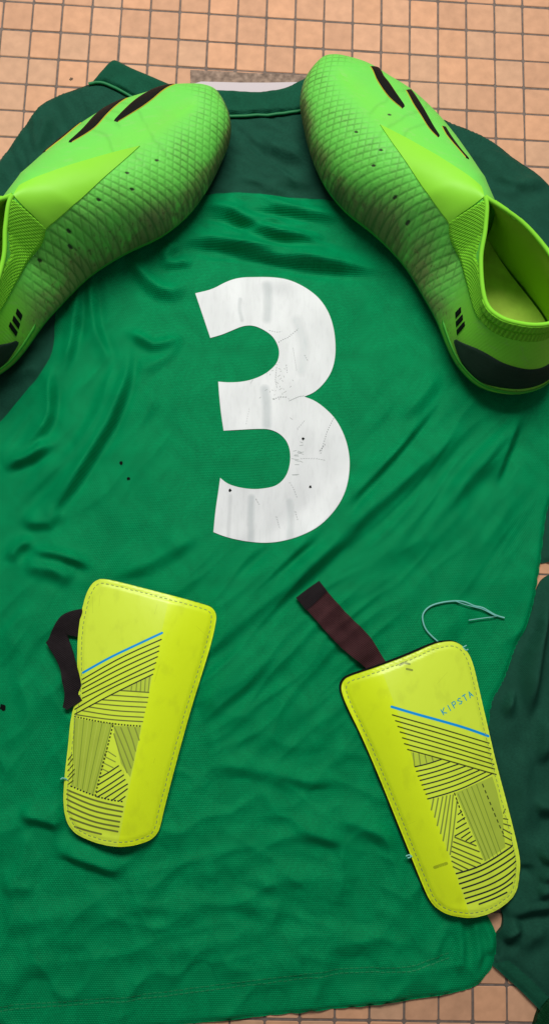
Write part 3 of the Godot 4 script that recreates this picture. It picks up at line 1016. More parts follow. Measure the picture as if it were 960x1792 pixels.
# rows of points joined into one smooth surface; "up" says on which side the outside lies, as a point inside
func woven(rows: Array, uvs: Array, inside: Callable) -> ArrayMesh:
	var st := SurfaceTool.new()
	st.begin(Mesh.PRIMITIVE_TRIANGLES)
	st.set_smooth_group(0)
	var votes := 0.0
	for i in range(0, rows.size() - 1, 3):
		for j in range(0, rows[i].size() - 1, 3):
			var a: Vector3 = rows[i][j]
			var nn: Vector3 = (rows[i][j + 1] - a).cross(rows[i + 1][j] - a)
			votes += nn.dot(inside.call(a) - a)
	for i in rows.size() - 1:
		for j in rows[i].size() - 1:
			var four := [[i, j], [i, j + 1], [i + 1, j + 1], [i + 1, j]]
			for k in ([0, 1, 2, 0, 2, 3] if votes > 0.0 else [0, 2, 1, 0, 3, 2]):
				var at: Array = four[k]
				if uvs:
					st.set_uv(uvs[at[0]][at[1]])
				st.add_vertex(rows[at[0]][at[1]])
	st.generate_normals()
	st.index()
	return st.commit()


# a panel between two lines in (place in the loop, rise) on the boot, with turned-down edges
func panel(a: Array, b: Array, lift: float, zs: float, across := 8, along := 24) -> ArrayMesh:
	var rows := []
	var uvs := []
	var n := a.size() / 2
	for i in along + 1:
		var t := i / float(along) * (n - 1)
		var k := mini(int(t), n - 2)
		var f := t - k
		var p := []
		for l in [a, b]:
			var q := []
			for o in 2:
				q.append(cr(l[2 * maxi(k - 1, 0) + o], l[2 * k + o], l[2 * (k + 1) + o], l[2 * mini(k + 2, n - 1) + o], f))
			p.append(Vector2(q[0], q[1]))
		var row := PackedVector3Array()
		var uvr := PackedVector2Array()
		for j in range(-1, across + 2):
			var s := clampf(j / float(across), 0.0, 1.0)
			var q: Vector2 = p[0].lerp(p[1], s)
			var low := j < 0 or j > across or i == 0 or i == along
			row.append(on_boot(q.x, clampf(q.y, 0.0, 1.0), -0.2 if low else lift, zs))
			uvr.append(Vector2(s, i / float(along)))
		rows.append(row)
		uvs.append(uvr)
	return woven(rows, uvs, func(p: Vector3) -> Vector3: return Vector3(p.x, -0.3, 0.0))


var skin_place := []        # (along, across) of every texel of the boots' skin, worked out once


func skin_pictures(seed_: int, spots: Array) -> Array:
	var w := 1024
	var h := 224
	if skin_place.is_empty():
		for x in w:
			var en := ends(32.0 * (x + 0.5) / w)
			var column := PackedVector2Array()
			for y in h:
				var p := skin(en, (y + 0.5) / h)
				column.append(Vector2(p.x, p.z))
			skin_place.append(column)
	var color := Image.create_empty(w, h, false, Image.FORMAT_RGB8)
	var relief := Image.create_empty(w, h, false, Image.FORMAT_L8)
	var f := noise(seed_, 0.03, 4)
	var g := noise(seed_ + 1, 0.14, 3)
	var fresh := c8(112, 216, 86)
	var knitc := c8(132, 226, 58)
	var dirt := c8(132, 140, 84)
	for x in w:
		var phi := 32.0 * (x + 0.5) / w
		var medial := smoothstep(12.0, 10.0, phi) + smoothstep(29.0, 31.5, phi)
		var heel := smoothstep(10.5, 12.0, phi) * smoothstep(21.5, 20.0, phi)
		for y in h:
			var r := (y + 0.5) / h
			var p: Vector2 = skin_place[x][y]
			# raised scales, two families of lines
			var q1 := (p.x * 0.867 - p.y * 0.498) / 5.0
			var q2 := (p.x * 0.62 + p.y * 0.785) / 5.2
			var l1 := pow(0.5 + 0.5 * cos(TAU * q1), 3.5)
			var l2 := pow(0.5 + 0.5 * cos(TAU * q2), 5.0)
			var line := maxf(l1, l2 * 0.8)
			var grip := clampf(medial, 0.0, 1.0) * smoothstep(0.96, 0.66, r) * (1.0 - heel)
			var lat := smoothstep(20.5, 22.5, phi) * (1.0 - clampf(medial, 0.0, 1.0)) * smoothstep(0.4, 0.25, r)
			var scale := (grip + 0.6 * lat) * (1.0 - line)
			var ribs := heel * (0.35 + 0.3 * cos(TAU * p.length() / 2.1))
			var grain := 0.06 * g.get_noise_2d(p.x * 4.0, p.y * 4.0 + r * 90.0)
			# creases where the toes bend, and rubbed streaks
			var bend := p.x + 0.25 * p.y + 7.0 * f.get_noise_2d(p.y * 0.9 + 300.0, p.x * 0.3)
			var crease := 0.0
			for at in [70.0, 83.0, 92.0, 106.0]:
				crease += exp(-pow((bend - at) / 1.5, 2.0)) * smoothstep(0.05, 0.3, f.get_noise_2d(p.y * 0.5 + at * 7.0, at) + 0.22)
			relief.set_pixel(x, y, Color.from_hsv(0, 0, clampf(0.25 + 0.55 * scale + 0.25 * ribs + grain - 0.3 * crease * (1.0 - heel), 0.0, 1.0)))
			var c := fresh.lerp(knitc, clampf(heel + smoothstep(0.8, 1.0, r) * 0.25, 0.0, 1.0))
			var n1 := f.get_noise_2d(p.x, p.y + r * 30.0)
			var n2 := g.get_noise_2d(p.x * 1.5, p.y * 1.5 + r * 60.0)
			var rub := smoothstep(0.3, 0.5, g.get_noise_2d(p.x * 0.35 + p.y * 0.2 + 500.0, (p.y - p.x * 0.5) * 1.6 + r * 20.0))
			c = c.lerp(c8(150, 206, 120), 0.22 * rub).lerp(c8(70, 130, 50), clampf(0.14 * crease * (1.0 - heel), 0.0, 0.2))
			# dirt collects round the toe edge, along the inner side and in the furrows
			var edge := smoothstep(0.42, 0.02, r) * (0.45 + 0.4 * clampf(medial, 0.0, 1.0))
			var inner := smoothstep(4.5, 7.5, phi) * smoothstep(13.0, 10.0, phi) * smoothstep(0.85, 0.3, r) * 0.2
			var rim := smoothstep(0.46, 0.06, r) * (smoothstep(28.0, 31.0, phi) + smoothstep(11.0, 5.0, phi) * 0.8)
			var d := clampf((edge + inner) * (0.65 + 0.9 * n1 + 0.35 * n2) + rim * (0.5 + 0.7 * n1 + 0.3 * n2) + 0.1 * n1, 0.0, 0.85)
			c = c.lerp(dirt, d)
			c = c.lerp(c8(74, 80, 48), clampf(smoothstep(0.34, 0.02, r) * (smoothstep(28.5, 31.0, phi) + smoothstep(10.0, 4.0, phi)) * (0.55 + 0.9 * n1 + 0.3 * n2), 0.0, 0.7))
			# the furrows between the scales stay dark with soil
			c = c.lerp(c8(58, 106, 40), (grip + 0.5 * lat) * smoothstep(0.35, 0.95, line) * clampf(0.3 + 0.45 * n1 + 0.5 * rim, 0.08, 0.7))
			c = c.lerp(c8(80, 76, 40), 0.5 * smoothstep(0.42, 0.62, n2) * smoothstep(0.15, 0.5, edge + inner))
			color.set_pixel(x, y, c)
	# nicks in the skin
	for s in range(0, spots.size(), 2):
		var sx := int(spots[s] / 32.0 * w)
		var sy := int(spots[s + 1] * h)
		for dy in range(-6, 7):
			for dx in range(-5, 6):
				var at := Vector2i(posmod(sx + dx, w), clampi(sy + dy, 0, h - 1))
				var o := Vector2(p_at(at) - p_at(Vector2i(posmod(sx, w), sy)))
				var k := smoothstep(1.5, 0.7, Vector2(o.x * 0.62 + o.y * 0.5, o.y * 1.1 - o.x * 0.9).length() + 0.3 * f.get_noise_2d(dx * 9.0, dy * 9.0))
				if k > 0.0:
					color.set_pixelv(at, color.get_pixelv(at).lerp(c8(34, 44, 24), k * 0.9))
					relief.set_pixelv(at, relief.get_pixelv(at).lerp(Color.BLACK, k))
	return [tex(color), tex(relief)]


func p_at(t: Vector2i) -> Vector2:
	return skin_place[t.x][t.y]


func boot(called: String, label: String, toe: Vector2, way: Vector2, side: float, seed_: int) -> void:
	var o := thing(called, label, "football boot", Vector3.ZERO, "pair of green football boots on the jersey shoulders")
	# own axes: x from toe to heel, y up
	o.transform = Transform3D(Basis(Vector3(way.x, 0, way.y), Vector3.UP, Vector3(-way.y, 0, way.x)), Vector3(toe.x * MM, 0.014, toe.y * MM))
	var zs := -side
	var spots := [4.66,0.692,6.00,0.579,7.25,0.433,26.56,0.954,5.66,0.733,8.23,0.317] if side > 0 else [4.84,0.712,6.14,0.588,5.84,0.742,7.18,0.596,8.68,0.462,8.96,0.346,9.84,0.487]
	var pics := skin_pictures(seed_ * 10, spots)
	var sm := mat(Color.WHITE, 0.56, 0.4)
	sm.albedo_texture = pics[0]
	sm.heightmap_enabled = true
	sm.heightmap_texture = pics[1]
	sm.heightmap_scale = 0.075
	var inside := func(p: Vector3) -> Vector3: return Vector3(clampf(p.x, 0.06, 0.27), 0.02, 0.0)
	# upper: from the sole's edge out to the bulge and up to the ridge or the collar
	var rows := []
	var uvs := []
	var nphi := 352
	for i in nphi + 1:
		var phi := 32.0 * i / nphi
		var en := ends(phi)
		var p: Vector3 = en[0]
		var q: Vector3 = en[1]
		var inw := Vector3(q.x - p.x, 0, q.z - p.z).normalized()
		var row := PackedVector3Array()
		var uvr := PackedVector2Array()
		for k in 5:
			var t := k / 5.0 * PI * 0.5
			row.append((p + inw * 7.0 * (1.0 - sin(t)) - Vector3(0, 10.0 * cos(t), 0)) * Vector3(1, 1, zs) * MM)
			uvr.append(Vector2(i / float(nphi), 0.002))
		for k in 45:
			var r := k / 44.0
			row.append(skin(en, r) * Vector3(1, 1, zs) * MM)
			uvr.append(Vector2(i / float(nphi), clampf(r, 0.003, 0.997)))
		rows.append(row)
		uvs.append(uvr)
	put("upper", woven(rows, uvs, inside), sm, o)
	# tongue and stretched instep: a smoother, yellower panel over the ridge
	var tm := mat(c8(150, 236, 60), 0.5, 0.4)
	tm.albedo_texture = mottle(61, 0.86, 0.01, 256)
	var top := Sheet.new(-10, -75, 200, 75, 1.5, 0.0)
	for i in 720:
		var en := ends(32.0 * i / 720.0)
		for j in 90:
			var p := skin(en, j / 89.0) * Vector3(1, 1, zs) * MM
			var k := int((p.z - top.z0) / top.step + 0.5) * top.nx + int((p.x - top.x0) / top.step + 0.5)
			if p.x < 0.198:
				top.h[k] = maxf(top.h[k], p.y)
	top.even(2)
	var shape := pts([90,-20.6,106.9,-22.4,122.5,-23.4,142.1,-24.5,160.9,-24.3,174,-21.5,186.3,-18.5,186.4,-13.5,188.1,-4.9,187.9,2.4,178.8,6.9,167.2,4.3,152.6,-0.2,134.7,-5,116.8,-10.2,102,-15.6])
	for k in shape.size():
		shape[k].y *= zs
	put("tongue", patch(top, smooth(shape, true), 0.0007, 0.0018, 0.0012), tm, o)
	# ribbed knit of the collar beside the throat
	var km := mat(c8(134, 222, 52), 0.75, 0.3)
	var ribs := knit_picture(10, 26, 8, 0.15)
	km.heightmap_enabled = true
	km.heightmap_texture = ribs
	km.heightmap_scale = 0.09
	km.uv1_scale = Vector3(1, 2.0, 1)
	put("knit_flap", panel([9.08, 0.6, 9.5, 0.55, 10.2, 0.6, 10.9, 0.66, 11.6, 0.72, 12.4, 0.76], [9.1, 0.995, 9.7, 1.0, 10.3, 1.0, 10.9, 1.0, 11.6, 1.0, 12.4, 1.0], 1.2, zs, 12, 40), km, o)
	for level in [[0.75, 0.85, 1.1], [0.885, 1.0, 2.1]]:
		var low := []
		var high := []
		for k in 19:
			var phi := 11.9 + 9.9 * k / 18.0
			var ease := smoothstep(0.0, 3.0, float(mini(k, 18 - k)))
			low.append_array([phi, level[0] + 0.02 * (1.0 - ease)])
			high.append_array([phi, level[1]])
		put("knit_band", panel(low, high, level[2], zs, 8, 90), km, o)
	# collar rim
	var ring := PackedVector3Array()
	for k in 97:
		ring.append((ends(9.0 + 13.0 * k / 96.0)[1] as Vector3) * Vector3(1, 1, zs) * MM)
	put("collar_rim", tube(ring, 0.0016, 9), mat(c8(142, 228, 62), 0.8, 0.2), o)
	# lining down to the insole
	var lin := []
	for k in 97:
		var en := ends(9.02 + 12.96 * k / 96.0)
		var p: Vector3 = en[0]
		var q: Vector3 = en[1]
		var row := PackedVector3Array()
		for j in 9:
			var t := j / 8.0
			var m := skin(en, 1.0 - t * 0.98)
			var to := Vector3(240, 0, 2) - p
			to.y = 0
			to = to.normalized().lerp(Vector3(q.x - p.x, 0, q.z - p.z).normalized(), 0.7 if k > 14 and k < 82 else 1.0)
			row.append((m + to * 3.0 * smoothstep(0.0, 0.2, t)) * Vector3(1, 1, zs) * MM)
		lin.append(row)
	var lm := mat(c8(176, 226, 70), 0.85, 0.2)
	lm.albedo_texture = mottle(62, 0.75, 0.02, 256)
	put("lining", woven(lin, [], func(p: Vector3) -> Vector3: return Vector3(p.x * 2.0 - 0.24, p.y, p.z * 2.0)), lm, o)
	# insole, reaching forward under the tongue
	var sole := PackedVector2Array()
	for k in 40:
		var p: Vector3 = ends(6.0 + 19.0 * k / 39.0)[0]
		var inw := (Vector3(225, 13, 0) - p).normalized()
		p += inw * 4.5
		sole.append(Vector2(p.x, p.z * zs) * MM)
	var bed := Sheet.new(60, -90, 340, 90, 4, 13.0)
	bed.fold(PackedVector2Array([Vector2(0.12, 0.03 * zs), Vector2(0.2, 0.028 * zs), Vector2(0.3, 0.0)]), 4.0, 14, 14)
	var im_ := mat(c8(206, 246, 96), 0.85, 0.2)
	im_.albedo_texture = mottle(63, 0.86, 0.02, 256)
	im_.uv1_scale = Vector3(8, 8, 1)
	put("insole", patch(bed, sole, 0.0, 0.004, 0.002), im_, o)
	# three slanting stripes on the outer side, each with an orange edge
	var black := mat(c8(15, 17, 16), 0.6, 0.25)
	var trim := mat(c8(186, 170, 50), 0.6, 0.4)
	var bars := [
		[[28.75,0.558,28.21,0.683,27.68,0.767,27.06,0.821,26.42,0.825], [28.60,0.396,28.04,0.583,27.58,0.659,27.06,0.729,26.44,0.787]],
		[[26.98,0.575,26.42,0.679,25.88,0.738,25.31,0.792,24.82,0.808], [26.98,0.475,26.42,0.583,25.86,0.667,25.32,0.734,24.84,0.779]],
		[[25.21,0.629,24.84,0.684,24.48,0.708,24.14,0.721,23.71,0.734], [25.16,0.587,24.79,0.637,24.42,0.671,24.04,0.696,23.64,0.700]]]
	if side < 0:
		bars = [
			[[28.7, 0.34, 27.9, 0.51, 27.1, 0.645, 26.3, 0.755], [29.25, 0.46, 28.3, 0.635, 27.42, 0.74, 26.36, 0.785]],
			[[26.85, 0.29, 26.15, 0.48, 25.48, 0.625, 24.7, 0.71], [27.3, 0.43, 26.4, 0.6, 25.65, 0.715, 24.75, 0.735]],
			[[25.15, 0.28, 24.6, 0.4, 24.0, 0.5], [25.6, 0.42, 24.85, 0.53, 24.05, 0.555]]]
	for b in bars:
		var wide := [[], []]
		for k in b[0].size():
			var d: float = (b[0][k] - b[1][k]) * 0.06
			wide[0].append(b[0][k] + d)
			wide[1].append(b[1][k] - d)
		var s := put("stripe", panel(b[0], b[1], 0.75, zs, 6, 24), black, o)
		put("stripe_edge", panel(wide[0], wide[1], 0.45, zs, 6, 24), trim, s)
	# dark heel panel between two green lines, and the small three bars ahead of it
	var hm := cloth_mat(c8(58, 84, 70), M.collar.heightmap_texture, 0.6, 0.04, 64, 0.7)
	put("heel_panel", panel([11.94, 0.17, 12.9, 0.083, 13.73, 0.07, 14.68, 0.11, 15.71, 0.12, 17.2, 0.12, 18.6, 0.12, 19.8, 0.17], [12.0, 0.225, 12.68, 0.375, 13.4, 0.45, 14.34, 0.43, 15.77, 0.38, 17.2, 0.4, 18.6, 0.38, 19.7, 0.24], 0.6, zs, 8, 50), hm, o)
	put("heel_piping", panel([11.2, 0.07, 12.8, 0.03, 14.8, 0.02, 16.0, 0.02, 17.2, 0.02, 18.6, 0.03, 20.6, 0.07], [11.2, 0.11, 12.8, 0.07, 14.8, 0.06, 16.0, 0.06, 17.2, 0.06, 18.6, 0.07, 20.6, 0.11], 0.9, zs, 4, 50), mat(c8(70, 170, 50), 0.5, 0.4), o)
	for k in 3:
		var p := 11.42 + 0.2 * k
		put("logo_bar", panel([p, 0.36 - 0.04 * k, p + 0.03, 0.5], [p + 0.12, 0.34 - 0.04 * k, p + 0.15, 0.48], 0.7, zs, 3, 5), black, o)
	# sole plate and studs
	var plate := PackedVector2Array()
	for k in 96:
		var en := ends(32.0 * k / 96.0)
		var p: Vector3 = en[0]
		var q: Vector3 = en[1]
		p += Vector3(q.x - p.x, 0, q.z - p.z).normalized() * 3.6
		plate.append(Vector2(p.x, p.z * zs) * MM)
	var gm := mat(c8(70, 176, 66), 0.4, 0.5)
	put("sole_plate", patch(Sheet.new(-20, -90, 340, 90, 5, 5.0), plate, 0.0, 0.006, 0.005), gm, o)
	var stud := CylinderMesh.new()
	stud.top_radius = 0.0065
	stud.bottom_radius = 0.0045
	stud.height = 0.009
	stud.radial_segments = 14
	stud.rings = 1
	for at in [[30, -28], [30, 2], [70, -44], [68, 22], [105, -42], [104, 26], [88, -10], [255, -24], [255, 26], [296, -16], [294, 24]]:
		var s := put("stud", stud, gm, o)
		s.position = Vector3(at[0], -4.4, at[1] * zs) * MM


# ---------------------------------------------------------------- shin guards
func guards() -> void:
	var lime := c8(228, 255, 26)
	# left guard
	var o := thing("shin_guard", "lime shin guard with its black strap folded along its left edge, without lettering", "shin guard", Vector3.ZERO, "pair of lime shin guards on the jersey")
	var outline := smooth(pts([-102.5,90.6,-76.7,96.2,-49.2,102.4,-25.1,107.9,-19.5,109.9,-16.6,114.1,-16.1,119.1,-18.8,135.2,-24.5,157.1,-31.7,183.6,-38.6,213,-43.9,237.1,-48.3,257.7,-50.4,270.3,-53.3,275.3,-58.8,279,-74,282,-91.9,280.5,-108.4,275.4,-114.3,270.9,-117.9,265.5,-120.8,254.7,-121.4,239,-120.4,219.9,-119.7,194.2,-117.5,184.4,-116.1,168.1,-118.3,148.4,-118.6,131.7,-117.8,120,-115.1,104.7,-111.9,96.9,-108.3,92.9]), true)
	guard(o, outline, [[-51.738, 103.93, -77.871, 273.761], [-117.88, 107.638, -121.328, 259.63], [-16.374, 117.043, -48.374, 265.877]], lime, false)
	put("strap", patch(cloth, smooth(pts([-115.8,113.9,-122.4,115.2,-130.6,118.5,-134.4,123.1,-138,130.7,-141.4,140.8,-133.8,142.2,-127,133.7,-118.5,135.1,-114.4,135.3]), true), 0.004, 0.0016, 0.0016), M.strap, o)
	put("strap_end", patch(cloth, smooth(pts([-141.5,140,-139.1,136.6,-134.2,132,-127.6,130.8,-119.6,150,-113,168.6,-111.5,181.1,-116.4,184.1,-122.2,188.2,-125.6,186.3,-124.5,177.9,-126.6,168.2,-131.2,154.5]), true), 0.0066, 0.0016, 0.0016), M.strap, o)
	put("loose_thread", tube(laid(cloth, smooth(pts([-123.2,237.1,-122.1,236.2,-120,236.7,-118.7,238.1]), false), 0.004), 0.0006, 5), M.pale_thread, o)
	# right guard
	o = thing("shin_guard", "lime shin guard with small blue lettering, dark red strap and loose pale thread", "shin guard", Vector3.ZERO, "pair of lime shin guards on the jersey")
	outline = smooth(pts([159.7,129.4,165,129.5,170.2,131.8,174.4,135.8,177.6,140.8,180.6,149.9,183.7,164,190.7,194,196.6,219.5,204.5,248.7,211.2,275.5,213.6,288.8,211.8,302,209.3,308.7,204.5,313.8,193.4,320.2,183.3,323.2,173.3,324.8,161.3,324.3,154.3,322.4,147.3,317.3,141.3,305.3,133.2,286.6,120.9,258.3,108.5,229.6,95.9,202.5,84.3,180.9,80,171.1,79.2,165.5,81.2,160.6,85.3,157.6,105.5,150.1,130.4,140.2,149.2,131.4]), true)
	guard(o, outline, [[107.69, 151.918, 169.518, 312.926], [80.617, 164.852, 143.574, 309.051], [176.927, 140.761, 212.262, 292.005]], lime, true)
	var band := put("strap", patch(cloth, smooth(pts([43.4,100.4,52.1,93.2,60.8,86.9,73.2,102,86,115,98.6,125.9,107.1,137.9,113.8,148.8,112.4,153.9,101.1,153.9,92.7,147.4,84.3,141.6,73.8,132.8,59,116.9]), true), 0.005, 0.0016, 0.0016), M.strap_red, o)
	put("strap_tab", patch(cloth, smooth(pts([43.4,100.4,52.1,93.2,60.8,86.9,66.8,94.4,59.1,102.9,51.5,110]), true), 0.0058, 0.0016, 0.001), M.strap, band)
	var line := smooth(pts([154.3,131.3,147.6,125.9,142.3,120.3,140.2,112,142.3,106.8,147.6,102.4,157.1,99.6,166.7,98.4,173.1,98.6,177.8,100.3,181.6,101.9,188,102.5,193.3,105.7,198.6,108.6,204.9,110.1]), false, 3)
	put("loose_thread", tube(laid(cloth, line, 0.0022), 0.00065, 6), M.pale_thread, o)
	put("loose_thread", tube(laid(cloth, smooth(pts([165,98.2,173.1,100.9,181.6,102.7,188,103.8,198.6,109.3,187.9,110.9,176.8,112.9]), false, 3), 0.0026), 0.0004, 6), M.pale_thread, o)
	for l in [[169.7,134.9,171.8,133.4,174.3,132.1], [170.7,135.9,172.8,137.4,172.2,139.9], [171.8,134.2,173.9,135.8,175.6,134.9], [128.8,285.3,131.2,284.3,133.2,285.7], [130,286.6,132,286.1,132.4,284.3]]:
		put("frayed_end", tube(laid(cloth, smooth(pts(l), false), 0.006), 0.0006, 5), M.pale_thread, o)


func guard(o: Node3D, outline: PackedVector2Array, lines: Array, lime: Color, right: bool) -> void:
	var lo := outline[0]
	var hi := outline[0]
	for p in outline:
		lo = lo.min(p)
		hi = hi.max(p)
	lo -= Vector2(0.012, 0.012)
	hi += Vector2(0.012, 0.012)
	var s := Sheet.new(lo.x * 1000, lo.y * 1000, hi.x * 1000, hi.y * 1000, 1.0, 0.0)
	var crest := [Vector2(lines[0][0], lines[0][1]), Vector2(lines[0][2], lines[0][3])]
	var way: Vector2 = crest[1] - crest[0]
	for j in s.nz:
		for i in s.nx:
			var p := Vector2(s.x0 + i * s.step, s.z0 + j * s.step) * 1000.0
			var d := off(p, lines[0])
			var e := absf(off(p, lines[1] if d * off(Vector2(lines[1][0], lines[1][1]), lines[0]) > 0.0 else lines[2]))
			var c := absf(d) / (absf(d) + e + 0.0001)
			var l := clampf((p - crest[0]).dot(way) / way.length_squared(), 0.0, 1.0)
			c = sqrt(c * c + 0.005)
			s.h[j * s.nx + i] = (10.0 + 12.0 * maxf(0.0, 1.0 - pow(c, 1.4)) * (1.0 - 0.3 * pow(2.0 * l - 1.0, 4.0))) * MM
	# pressed edge: a soft step down to the flange, and a rounded rim
	var closed := outline.duplicate()
	closed.append(outline[0])
	s.near(closed, 0.006, func(k: int, d: float, _t: float) -> void:
		s.h[k] -= 0.0007 * smoothstep(0.0055, 0.0035, absf(d)) + 0.0012 * pow(maxf(0.0, 1.0 - absf(d) / 0.0016), 2.0))
	var ppm := 5000.0
	var m := mat(Color.WHITE, 0.36, 0.5)
	m.albedo_texture = tex(guard_print(lo, hi, ppm, lime, right, lines[0]))
	m.texture_repeat = false
	var grain := mottle(71, 0.0, 0.03, 256)
	m.heightmap_enabled = true
	m.heightmap_texture = grain
	m.heightmap_scale = 0.012
	var shell := put("shell", patch(s, outline, 0.0, 0.0014, 0.0022, lo, hi - lo), m, o)
	# stitches a few millimetres in from the edge
	var inner := Geometry2D.offset_polygon(outline, -0.0034, Geometry2D.JOIN_ROUND)
	var ring: PackedVector2Array = inner[0]
	ring.append(ring[0])
	put("stitching", dashes(s, ring, 0.0021, 0.0017, 0.00055, 0.00025), mat(c8(150, 168, 92), 0.8), shell)
	# dark foam behind the shell, showing as a thin line at the edge
	var grown: PackedVector2Array = Geometry2D.offset_polygon(outline, 0.0003 if right else -0.0006, Geometry2D.JOIN_ROUND)[0]
	var back := PackedVector2Array()
	for p in grown:
		back.append(p + (Vector2(-0.0009, -0.0007) if right else Vector2.ZERO))
	put("foam_backing", patch(s, back, -0.0023, 0.002, 0.006), M.foam, o)


func off(p: Vector2, l: Array) -> float:
	var a := Vector2(l[0], l[1])
	return (p - a).cross((Vector2(l[2], l[3]) - a).normalized())


func strokes(im: Image, lines: Array, lo: Vector2, ppm: float, wide: float, c: Color, dash := 0.0) -> void:
	for l in lines:
		stroke(im, smooth(pts(l), false, 2), lo, ppm, wide * 0.85, c, dash)


func guard_print(lo: Vector2, hi: Vector2, ppm: float, lime: Color, right: bool, split: Array) -> Image:
	var im := Image.create_empty(int((hi.x - lo.x) * ppm), int((hi.y - lo.y) * ppm), false, Image.FORMAT_RGB8)
	# two tones meet along the crest: the plain side purer, the printed side a little paler
	for y in im.get_height():
		for x in im.get_width():
			var d := off((lo + Vector2(x, y) / ppm) * 1000.0, split) * (-1.0 if right else 1.0)
			im.set_pixel(x, y, lime.lerp(Color(0.88, 0.985, 0.27), smoothstep(0.4, -0.4, d + (0.0 if right else 0.0))))
	var ink := Color(0.10, 0.12, 0.16, 1)
	var dark := Color(0.24, 0.27, 0.08, 1)
	var olive := Color(0.55, 0.62, 0.24, 1)
	var pale := Color(0.71, 0.81, 0.27, 1)
	var blue := Color(0.0, 0.62, 0.95, 1)
	if not right:
		fill(im, pts([-117.2,193.5,-108.2,194.7,-97.6,195.8,-87.7,196.1,-90.7,212.3,-94.5,231.9,-98.1,246.9,-115.4,241,-114.2,228.9,-116.1,216]), lo, ppm, pale)
		fill(im, pts([-87.1,197.5,-76.8,197.6,-66.7,197.8,-67.4,203.7,-69.5,215.7,-70.7,224.3,-72.4,232.9,-79.7,223.6,-84,209.8]), lo, ppm, pale)
		fill(im, pts([-60.9,160.8,-74.1,167.4,-83,172.4,-62.5,173]), lo, ppm, Color(pale, 0.6))
		strokes(im, [[-75.2,169.3,-75.5,172.4], [-71.7,166.2,-71.8,172.7], [-68.6,165.3,-68.7,172.8], [-65.5,163.7,-65.6,172.9], [-62.5,162.2,-62.9,172.8]], lo, ppm, 0.9, olive)
		strokes(im, [[-83,172.7,-73.8,172.9,-62.5,173.3], [-89.7,176.2,-75.8,176.6,-62.8,176.9], [-96.4,179.8,-77.9,180.2,-63.2,180.3], [-101.5,182.7,-82.3,183.6,-64.1,183.8], [-106.6,185.3,-85.5,187.3,-64.8,187.4], [-111.1,188.2,-88.7,190.7,-65.4,190.9], [-115.6,191.3,-90.8,193.6,-65.8,194]], lo, ppm, 1.0, Color(0.42, 0.45, 0.2))
		strokes(im, [[-116.4,192.7,-100,195.1,-83.7,196.7,-66.5,197.2]], lo, ppm, 1.3, Color(0.25, 0.28, 0.12), 2.2)
		for k in 9:
			var t := k / 8.0
			var a := pts([-116.3,194,-88.3,196.5])
			var b := pts([-114.8,240.2,-98.9,245.6])
			stroke(im, PackedVector2Array([a[0].lerp(a[1], t), b[0].lerp(b[1], t)]), lo, ppm, 0.45, Color(0.78, 0.86, 0.34) if k % 2 else Color(0.5, 0.6, 0.2))
		strokes(im, [[-87.3,197.5,-90.1,212.3,-93.1,227.5], [-91.5,217.7,-94.5,233.8,-97,246.6]], lo, ppm, 1.2, dark, 2.6)
		strokes(im, [[-85.8,199.1,-78,213.8,-72.2,226.5], [-81.3,198.9,-76,209.5,-70.8,221.1], [-76.2,198.3,-72.2,207.1,-69.6,214.6], [-71.1,198.4,-68.8,203.8,-67.5,207], [-74.8,229.8,-81.3,216.1,-86.1,203.4]], lo, ppm, 1.1, olive)
		strokes(im, [[-89.7,215.8,-83.7,219.1], [-91.1,219.8,-83.8,222.8], [-92,224.1,-85.1,226.9], [-92.9,228.2,-87.9,230.2]], lo, ppm, 0.9, olive)
		strokes(im, [[-94.4,234.2,-87.9,230.2,-81.3,225.4], [-95.1,239.2,-87.7,234.3,-79.2,228.4], [-96.2,244.7,-87.4,238.8,-77.2,231.5], [-95.5,247.8,-86.2,241.9,-76,234.6], [-90.1,248.4,-81.4,242.5,-74.1,237.7], [-84.8,249.5,-74,241], [-79.6,249.6,-75.3,246.3]], lo, ppm, 1.0, ink)
		strokes(im, [[-119.2,223.7,-116.5,219.8], [-119.1,227.4,-115.8,222.6], [-118.8,231.3,-115.1,226.6], [-118.5,235.4,-113.9,229.8], [-118.3,238.1,-113.7,232.9], [-118.1,240.8,-114.3,237.8]], lo, ppm, 0.9, dark)
		strokes(im, [[-115.6,241.6,-97.5,247.1,-85.8,249.1,-76.1,249.9]], lo, ppm, 1.2, ink, 2.4)
		strokes(im, [[-118.2,244.5,-97.3,250.4,-76.5,253.4], [-118.3,247.4,-98,254.1,-76.8,256.8], [-118.1,251,-97.7,257.9,-77.6,260.2], [-117.4,255,-97.5,261.6,-78.4,263.9], [-116.9,259.1,-97.3,265.2,-78.7,267.3], [-114.7,263.8,-97.1,268.3,-79.4,270.7], [-110.8,269.4,-98.9,271.8,-91.1,273]], lo, ppm, 1.5, Color(0.44, 0.48, 0.2))
		strokes(im, [[-112.5,161,-93.8,149.7,-73.6,139.5,-55.3,130.2]], lo, ppm, 1.9, blue)
		strokes(im, [[-112.7,165.9,-84.6,148.8,-55.6,135], [-112.5,169.4,-84.3,152.7,-56.8,139.7], [-112,172.5,-84,156.6,-57,143.5], [-111.8,175.9,-83.8,160.5,-57.7,147.6], [-111.5,179.4,-83.5,164.7,-58.6,151.9], [-116.8,187.6,-90,170.7,-59.5,156.4], [-116.6,191.1,-89.7,175.6,-60.4,160.3]], lo, ppm, 1.0, Color(0.12, 0.13, 0.1))
	else:
		fill(im, pts([162.9,238.4,180.6,231.7,192.4,227.3,195.8,237.5,200,255,200.6,268.6,201.3,276.8,184.3,286]), lo, ppm, pale)
		fill(im, pts([129,210,151.7,215.2,132.5,220.5]), lo, ppm, Color(pale, 0.6))
